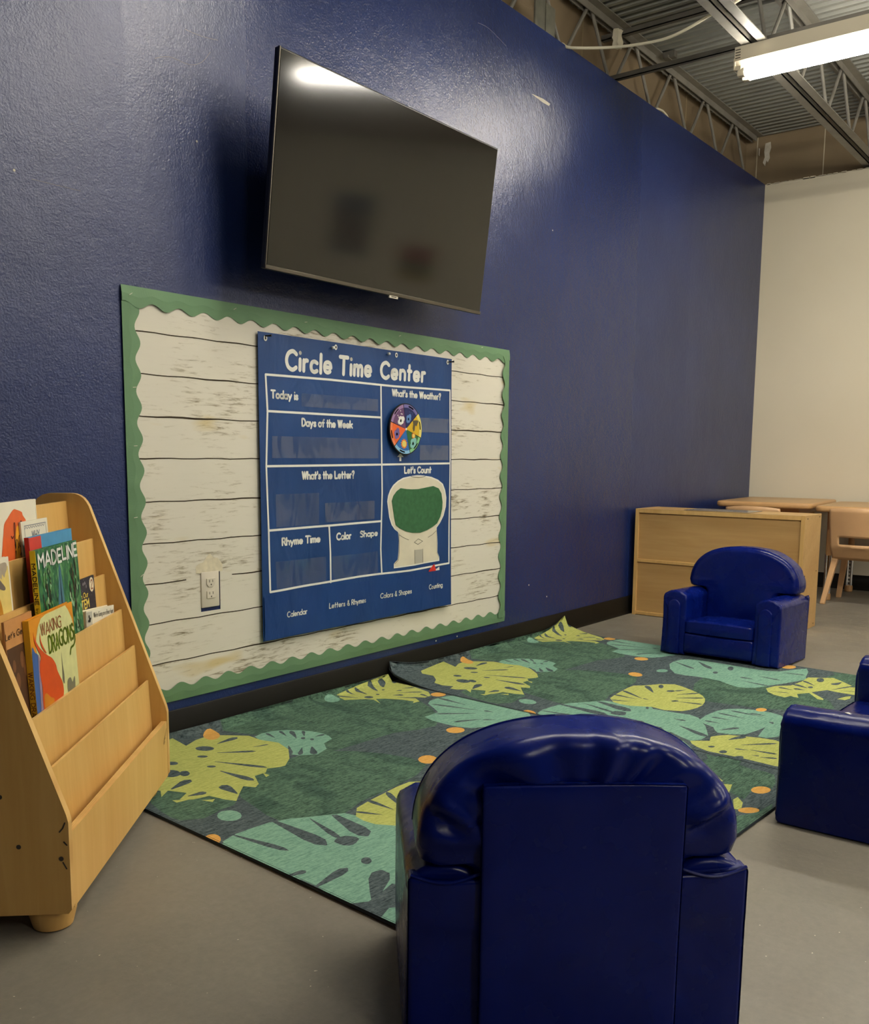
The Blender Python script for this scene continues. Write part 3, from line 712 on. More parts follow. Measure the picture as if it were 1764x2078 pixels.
# ================================================================= BOOKCASE AND BOOKS
# local frame: x along the front (0 = side nearest the camera), y back into the case, z up
BK = empty('book_display', (0.9018, -.8360, 0), 'birch sloped book display case with picture books standing against the blue wall', 'bookcase', (0, 0, math.atan2(.63844, .76967)))
BW = .7602
prof = [(0, .056), (.006, .048), (.305, .040), (.318, .05), (.318, .735), (.3165, .750), (.312, .762), (.304, .772), (.292, .780), (.278, .7835), (.26, .784), (.222, .784), (.211, .7825), (.201, .7785), (.192, .772), (.185, .763), (.179, .752), (.003, .236), (0, .222)]
for a, b in ((0, .018), (BW-.018, BW)):
    m = MB(); m.prism(prof, 0, a, b, 0, 1)
    if a == 0:
        for y, z in ((.119, .271), (.09, .177), (.015, .154)):
            m.poly([(-.0006, y+.0045*cos(k*pi/6), z+.0045*sin(k*pi/6)) for k in range(12)], 2)
        for p in [[(.006, .222), (.010, .212), (.016, .205)], [(.004, .18), (.009, .186)], [(.006, .135), (.012, .147)]]: ribbon(m, p, .0026, lambda y, z: (-.0006, y, z), 2)
    o = m.build('side_panel', [BIRCH_X, PLY, SLOTM], BK)
    bv = o.modifiers.new('bevel', 'BEVEL'); bv.width = .004; bv.segments = 2; bv.limit_method = 'ANGLE'
tiers = [(.234, .764), (.172, .670), (.146, .580), (.106, .490), (.076, .397), (.045, .305)]
for k, (d, z) in enumerate(tiers):
    m = MB(); zb = max(.06, z-.27); db = d-.05*(z-zb)
    t = .005
    m.prism([(db, zb), (d, z), (d+t, z), (db+t, zb)], 0, .018, BW-.018, 0)
    m.prism([(d-.0002, z+.0001), (d-.0002, z+.0008), (d+t, z+.0008), (d+t, z+.0001)], 0, .018, BW-.018, 1)
    m.build('display_board', [BIRCH_L, PLY], BK)
m = MB(); m.frombox((.018, .001, .052), (BW-.018, .0155, .197), 0); m.frombox((.0182, .0012, .1965), (BW-.0182, .0153, .1975), 1)
for zz in (.004, .008, .012): m.frombox((.0185, .001+zz-.0006, .1972), (BW-.0185, .001+zz+.0006, .1977), 2)
Pf = lambda x, z: (x, .0002, z)
for p in [[(BW-.058, .150), (BW-.05, .160), (BW-.04, .166), (BW-.03, .176), (BW-.024, .180)], [(BW-.056, .147), (BW-.046, .152)], [(BW-.047, .158), (BW-.04, .160)]]: ribbon(m, p, .002, Pf, 3)
m.build('front_board', [BIRCH_L, PLY, BIRCH_E, ink('burnt_mark', 96, 66, 30)], BK)
m = MB(); m.frombox((.018, .296, .06), (BW-.018, .304, .74)); m.build('back_panel', BIRCH_X, BK)
m = MB(); m.frombox((.018, .016, .062), (BW-.018, .296, .074)); m.build('bottom_board', BIRCH_L, BK)
for x, y, zf in ((.055, .055, 0), (BW-.06, .06, .0112), (.055, .26, 0), (BW-.06, .24, .012)):
    m = MB(); m.tube([(x, y, .062), (x, y, .045), (x, y, .03), (x, y, zf+.003), (x, y, zf)], [.045, .045, .043, .036, .030], 0, 24)
    m.build('bun_foot', BIRCH_L, BK)

def book2(name, x0, x1, d, zb, zt, th, label, art, mats, spine_mat, spine_text=None, back_mat=None, lean=.05, cat='book', page_up=False, roll=0):
    o = empty(name, (0, 0, 0), label, cat); w, h = x1-x0, zt-zb
    o.matrix_world = BK.matrix_basis @ Matrix.Translation((x0, d, zb)) @ Matrix.Rotation(-math.atan(lean), 4, 'X') @ Matrix.Rotation(roll, 4, 'Y')
    m = MB(); m.frombox((0, 0, 0), (w, .0022, h), 0)
    if art: art(m, lambda k: (lambda s_, z: (s_-x0, -.0003*k, z-zb)))
    m.build('front_cover', mats, o)
    m = MB(); m.frombox((.0015, th-.0022, 0), (w, th, h), 0); m.build('back_cover', back_mat or mats[0], o)
    m = MB(); m.frombox((-.0012, .0, 0), (.0012, th, h), 0)
    if spine_text:
        for (s_, z0, L, cap, wd, mi) in spine_text:
            text(m, s_, lambda u, v: (-.0016, th*.5-(v-cap/2), h-u), z0, 0, L, cap, wd, mi)
    m.build('spine', [spine_mat, BLACKINK, ink('spine_brown', 128, 72, 20)], o)
    m = MB(); m.frombox((.002, .0024, .002), (w-.004, th-.0024, h-.004)); m.build('pages', PAGES, o)
    return o
def shape(m, P, L, mi, smooth=True):
    p = pairs(L); m.poly([P(*q) for q in (smooth_loop(p) if smooth and len(p) > 4 else p)], mi)
def rect(m, P, x0, z0, x1, z1, mi): m.poly([P(x0, z0), P(x1, z0), P(x1, z1), P(x0, z1)], mi)

# orange and cream picture book with a horned shape (plain stand-in art)
def art(m, P):
    p = pairs([127,318,127,398,138,450,121,519,128,537,140,555,158,569,184,573,295,573,310,560,327,539,334,516,335,484,335,450,335,318])
    m.poly([P(1)(*q) for q in p], 1)
    rect(m, P(1.5), .098, .40, .128, .47, 1)
    shape(m, P(2), [100,330,100,510,116,510,127,502,124,470,118,400,115,330], 2)
    shape(m, P(3), [115,330,118,400,126,499,135,492,133,456,130,404,128,330], 3)
    shape(m, P(4), [116,552,118,539,128,525,143,512,169,496,194,484,211,468,216,455,226,441,239,423,240,401,218,380,186,372,169,385,150,360,140,330,129,405,134,435,128,466,131,486,139,498,127,514,116,532], 4)
    shape(m, P(4), [147,543,147,529,157,513,170,499,160,504,147,517,143,530], 4)
    shape(m, P(5), [140,330,135,405,145,425,169,411,186,401,165,370,150,330], 5)
    shape(m, P(3), [249,487,249,460,253,437,250,419,243,429,246,455], 6)
    shape(m, P(3), [268,419,286,423,296,411,311,420,305,390,268,392], 6)
    text(m, 'WAKING', P(4), .152, .535, .110, .023, .0024, 7, slant=0, jit=.8, gap=2.4)
    text(m, 'DRAGONS', P(4), .186, .496, .142, .032, .0048, 8, jit=.8, gap=2.6)
    ribbon(m, _smooth([(.324, .500), (.331, .512), (.333, .495), (.322, .484), (.306, .482), (.298, .470)], False), .005, P(4), 8)
book2('picture_book', .100, .336, .0794, .318, .5745, .0115, 'orange and cream picture book with yellow spine, frontmost on the birch case', art,
      [ink('amber_cover', 212, 136, 24), ink('pale_lime', 206, 204, 140), ink('cobalt', 60, 92, 150), ink('lilac', 140, 118, 140), ink('burnt_orange', 200, 72, 14), ink('ochre_neck', 196, 120, 20), ink('smoke_grey', 112, 108, 84), ink('brown_letter', 150, 78, 40), ink('olive_letter', 104, 124, 8)],
      ink('yellow_spine', 220, 166, 34), [('WAKING DRAGONS', .098, .128, .0075, .0016, 2)])
# brown book behind it
def art(m, P):
    rect(m, P(1), .023, .32, .149, .535, 1)
    text(m, "Let's Get", P(2), .022, .552, .082, .011, .0016, 2, slant=.2)
    for x, z, r in ((.048, .50, .012), (.085, .505, .016), (.10, .49, .02), (.06, .47, .016), (.045, .47, .012)): disc(m, P(2), x, z, r*.6, 3, 12, r)
book2('picture_book', -.012+.034, .150, .0922, .318, .5855, .0042, "tan and dark brown picture book leaning behind the orange one", art,
      [ink('tan_cover', 188, 132, 76), ink('dark_brown', 76, 48, 30), BLACKINK, ink('umber_figures', 112, 72, 44)], ink('tan_spine', 160, 110, 64))
# green tree book
def art(m, P):
    x0, x1 = .234, .475
    shape(m, P(1), [330,400,330,560,350,640,356,655,362,640,372,560,385,400], 1, False)
    shape(m, P(2), [345,400,350,560,354,650,357,560,362,400], 2, False)
    for (bx, w) in ((.430, .008), (.275, .0055)):
        for p, ww in (([(bx+.028, .40), (bx+.012, .50), (bx+.005, .57), (bx, .64)], w), ([(bx+.005, .57), (bx+.022, .62), (bx+.018, .65)], w*.6), ([(bx+.01, .53), (bx-.016, .57), (bx-.024, .60)], w*.6), ([(bx+.002, .60), (bx-.014, .63)], w*.5)): ribbon(m, _smooth(p, False), ww, P(3), 3)
    r = random.Random(3)
    for k in range(170):
        bx = r.choice((.275, .430)); x, z = r.gauss(bx+.008, .018), r.uniform(.41, .655)
        if x0+.004 < x < x1-.004: disc(m, P(3.5), x, z, r.uniform(.0016, .0042), r.choice((4, 4, 5, 6)), 7, r.uniform(.003, .008))
    text(m, 'MADELINE', P(5), .241, .658, .226, .027, .0056, 7, jit=1.0, gap=3)
book2('picture_book', .232, .475, .1092, .392, .692, .011, 'tall green picture book with white capitals, trees and a yellow spine on the birch case', art,
      [mat_leaves(), ink('slate_teal', 66, 108, 122), ink('deep_slate', 26, 44, 66), ink('bark', 62, 54, 36), ink('leaf_green', 88, 136, 78), ink('pale_leaf', 140, 178, 136), ink('dark_leaf', 24, 66, 44), WHITEINK],
      ink('lemon_spine', 226, 194, 30), [('MADELINE', .026, .082, .0068, .0017, 1), ('by', .116, .010, .005, .0009, 1), ('LUDWIG BEMEL', .134, .096, .0055, .0012, 1)])
# small navy book, white roundel
def art(m, P):
    Q = P; P = lambda k: (lambda s_, z: Q(k)(s_+.020, z))
    disc(m, P(1), .597, .572, .0165, 1, 20, .0175); text(m, '2', P(2), .5915, .562, .012, .020, .003, 2)
    text(m, 'in Our', P(1), .512, .548, .054, .011, .0026, 3); text(m, 'STEM', P(1), .496, .523, .072, .019, .0042, 3)
    r = random.Random(5)
    for k in range(60): disc(m, P(1), r.uniform(.482, .616), r.uniform(.47, .59), r.uniform(.0006, .0016), 4, 6)
    for k in range(8): disc(m, P(.7), r.uniform(.50, .58), r.uniform(.570, .585), r.uniform(.002, .005), 4, 8)
book2('picture_book', .500, .6395, .1312, .400, .5925, .005, 'small dark navy book with yellow STEM lettering and a white circle numbered 2', art,
      [ink('night_navy', 42, 38, 48), ink('roundel', 232, 214, 178), ink('rust_digit', 150, 66, 30), ink('yellow_letter', 236, 206, 90), ink('star_grey', 120, 112, 116)], ink('navy_spine', 38, 36, 48))
# thick white board book lying on its long edge
o = empty('board_book', (0, 0, 0), "low white board book right of the green tree book, below the small navy book", 'book')
o.matrix_world = BK.matrix_basis @ Matrix.Translation((.486, .1118, .405)) @ Matrix.Rotation(-.03, 4, 'X') @ Matrix.Rotation(.088, 4, 'Y')
m = MB(); m.frombox((0, 0, 0), (.209, .003, .122), 0); P = lambda s_, z: (s_, -.0005, z)
rect(m, P, .002, .002, .040, .119, 1)
for x, z, r in ((.017, .108, .004), (.021, .100, .006), (.027, .103, .003), (.012, .098, .003)): disc(m, lambda s_, q: (s_, -.001, q), x, z, r, 2, 10)
text(m, "We're Going on a Bear Hunt", P, .052, .1035, .150, .011, .0013, 2)
m.build('front_cover', [WHITEPAPER, GREYINK, BLACKINK, ink('gold_letter', 190, 168, 100)], o)
m = MB(); m.frombox((.001, .003, .001), (.205, .0155, .120)); m.build('pages', PAGES, o)
m = MB(); m.frombox((0, .0155, 0), (.209, .018, .122)); m.build('back_cover', WHITEPAPER, o)
# blue book with a red cloth spine
def art(m, P): rect(m, P(1), .294, .484, .359, .7115, 1)
book2('picture_book', .2935, .548, .1475, .482, .7125, .009, 'plain sky blue book with a red spine band behind the green tree book', art,
      [ink('sky_blue', 70, 138, 178), ink('red_cloth', 196, 62, 50)], ink('red_spine', 176, 50, 42))
# cream book with a grey bird
def art(m, P):
    rect(m, P(1), .023, .49, .182, .668, 1)
    shape(m, P(2), [60,672,120,674,170,676,176,664,166,655,160,648,152,655,146,646,136,654,126,650,60,655], 2)
    shape(m, P(3), [60,650,100,660,128,652,146,640,160,628,152,624,120,632,60,636], 3)
    shape(m, P(4), [60,540,120,545,136,560,138,585,130,610,110,622,60,622], 4)
book2('picture_book', .022, .1885, .1495, .487, .6855, .009, 'cream picture book with grey wing picture and yellow ground, at the left of the case', art,
      [WHITEPAPER, ink('straw', 216, 194, 112), ink('feather_grey', 164, 152, 132), ink('wing_grey', 104, 94, 84), ink('honey', 176, 122, 34)], WHITEPAPER)
# white booklet with dotted frame
def art(m, P):
    for a, b in (((.331, .733), (.451, .733)), ((.331, .733), (.331, .60)), ((.451, .733), (.451, .60))): ribbon(m, [a, b], .0014, P(1), 1)
    z = .7265; ribbon(m, [(.333+.0065*k, z+(.004 if k % 2 else 0)) for k in range(18)], .0013, P(1), 1)
    text(m, 'WHY', P(1), .368, .7035, .044, .016, .0022, 1); text(m, 'LADYBUGS', P(1), .340, .681, .104, .014, .0020, 1); text(m, 'CAN', P(1), .360, .659, .05, .014, .002, 1)
book2('booklet', .3155, .4625, .1735, .575, .7425, .004, 'thin white booklet with a black zigzag frame, left of the plain blue book', art, [WHITEPAPER, ink('slate_letter', 92, 96, 112)], WHITEPAPER)
# tall white book with a loose dust jacket and orange blob
def art(m, P):
    Q = P; P = lambda k: (lambda s_, z: Q(k)(s_-.014, z))
    shape(m, P(1), [237,660,242,701,252,725,260,743,279,754,310,769,328,768,353,762,357,755,371,743,352,739,348,725,346,700,349,660], 1)
    shape(m, P(2), [300,660,302,690,310,720,322,735,334,730,336,700,330,660], 2)
    shape(m, P(3), [336,738,348,742,346,707,350,660,330,660,338,690], 3)
    ribbon(m, _smooth([(.287, .717), (.292, .712), (.298, .716)], False), .002, P(4), 4)
    ribbon(m, _smooth([(.302, .69), (.306, .715), (.311, .737), (.307, .742), (.303, .72), (.303, .692), (.311, .708), (.317, .702), (.317, .690), (.324, .698), (.330, .712), (.325, .714), (.321, .700), (.329, .692), (.338, .698)], False), .0018, P(4), 4)
    ribbon(m, _smooth([(.296, .66), (.300, .682), (.304, .684), (.302, .66)], False), .0018, P(4), 4)
    ribbon(m, [(.322, .675), (.336, .684)], .002, P(4), 4)
o = book2('picture_book', .205, .418, .1790, .575, .7855, .009, 'tall white book with an orange blob and curling dust jacket, in the top row', art,
      [WHITEPAPER, ink('vermilion', 214, 96, 42), ink('marigold', 226, 150, 34), ink('maroon', 58, 20, 26), BLACKINK], WHITEPAPER)
m = MB(); m.grid(lambda u, v: (.213+.024*u*(.35+.65*v*v)-.002, -.0006+.004*u*u+.004*u*v, .03+v*.1795), 6, 10)
j = m.build('dust_jacket', WHITEPAPER, o); sm = j.modifiers.new('thickness', 'SOLIDIFY'); sm.thickness = .0005

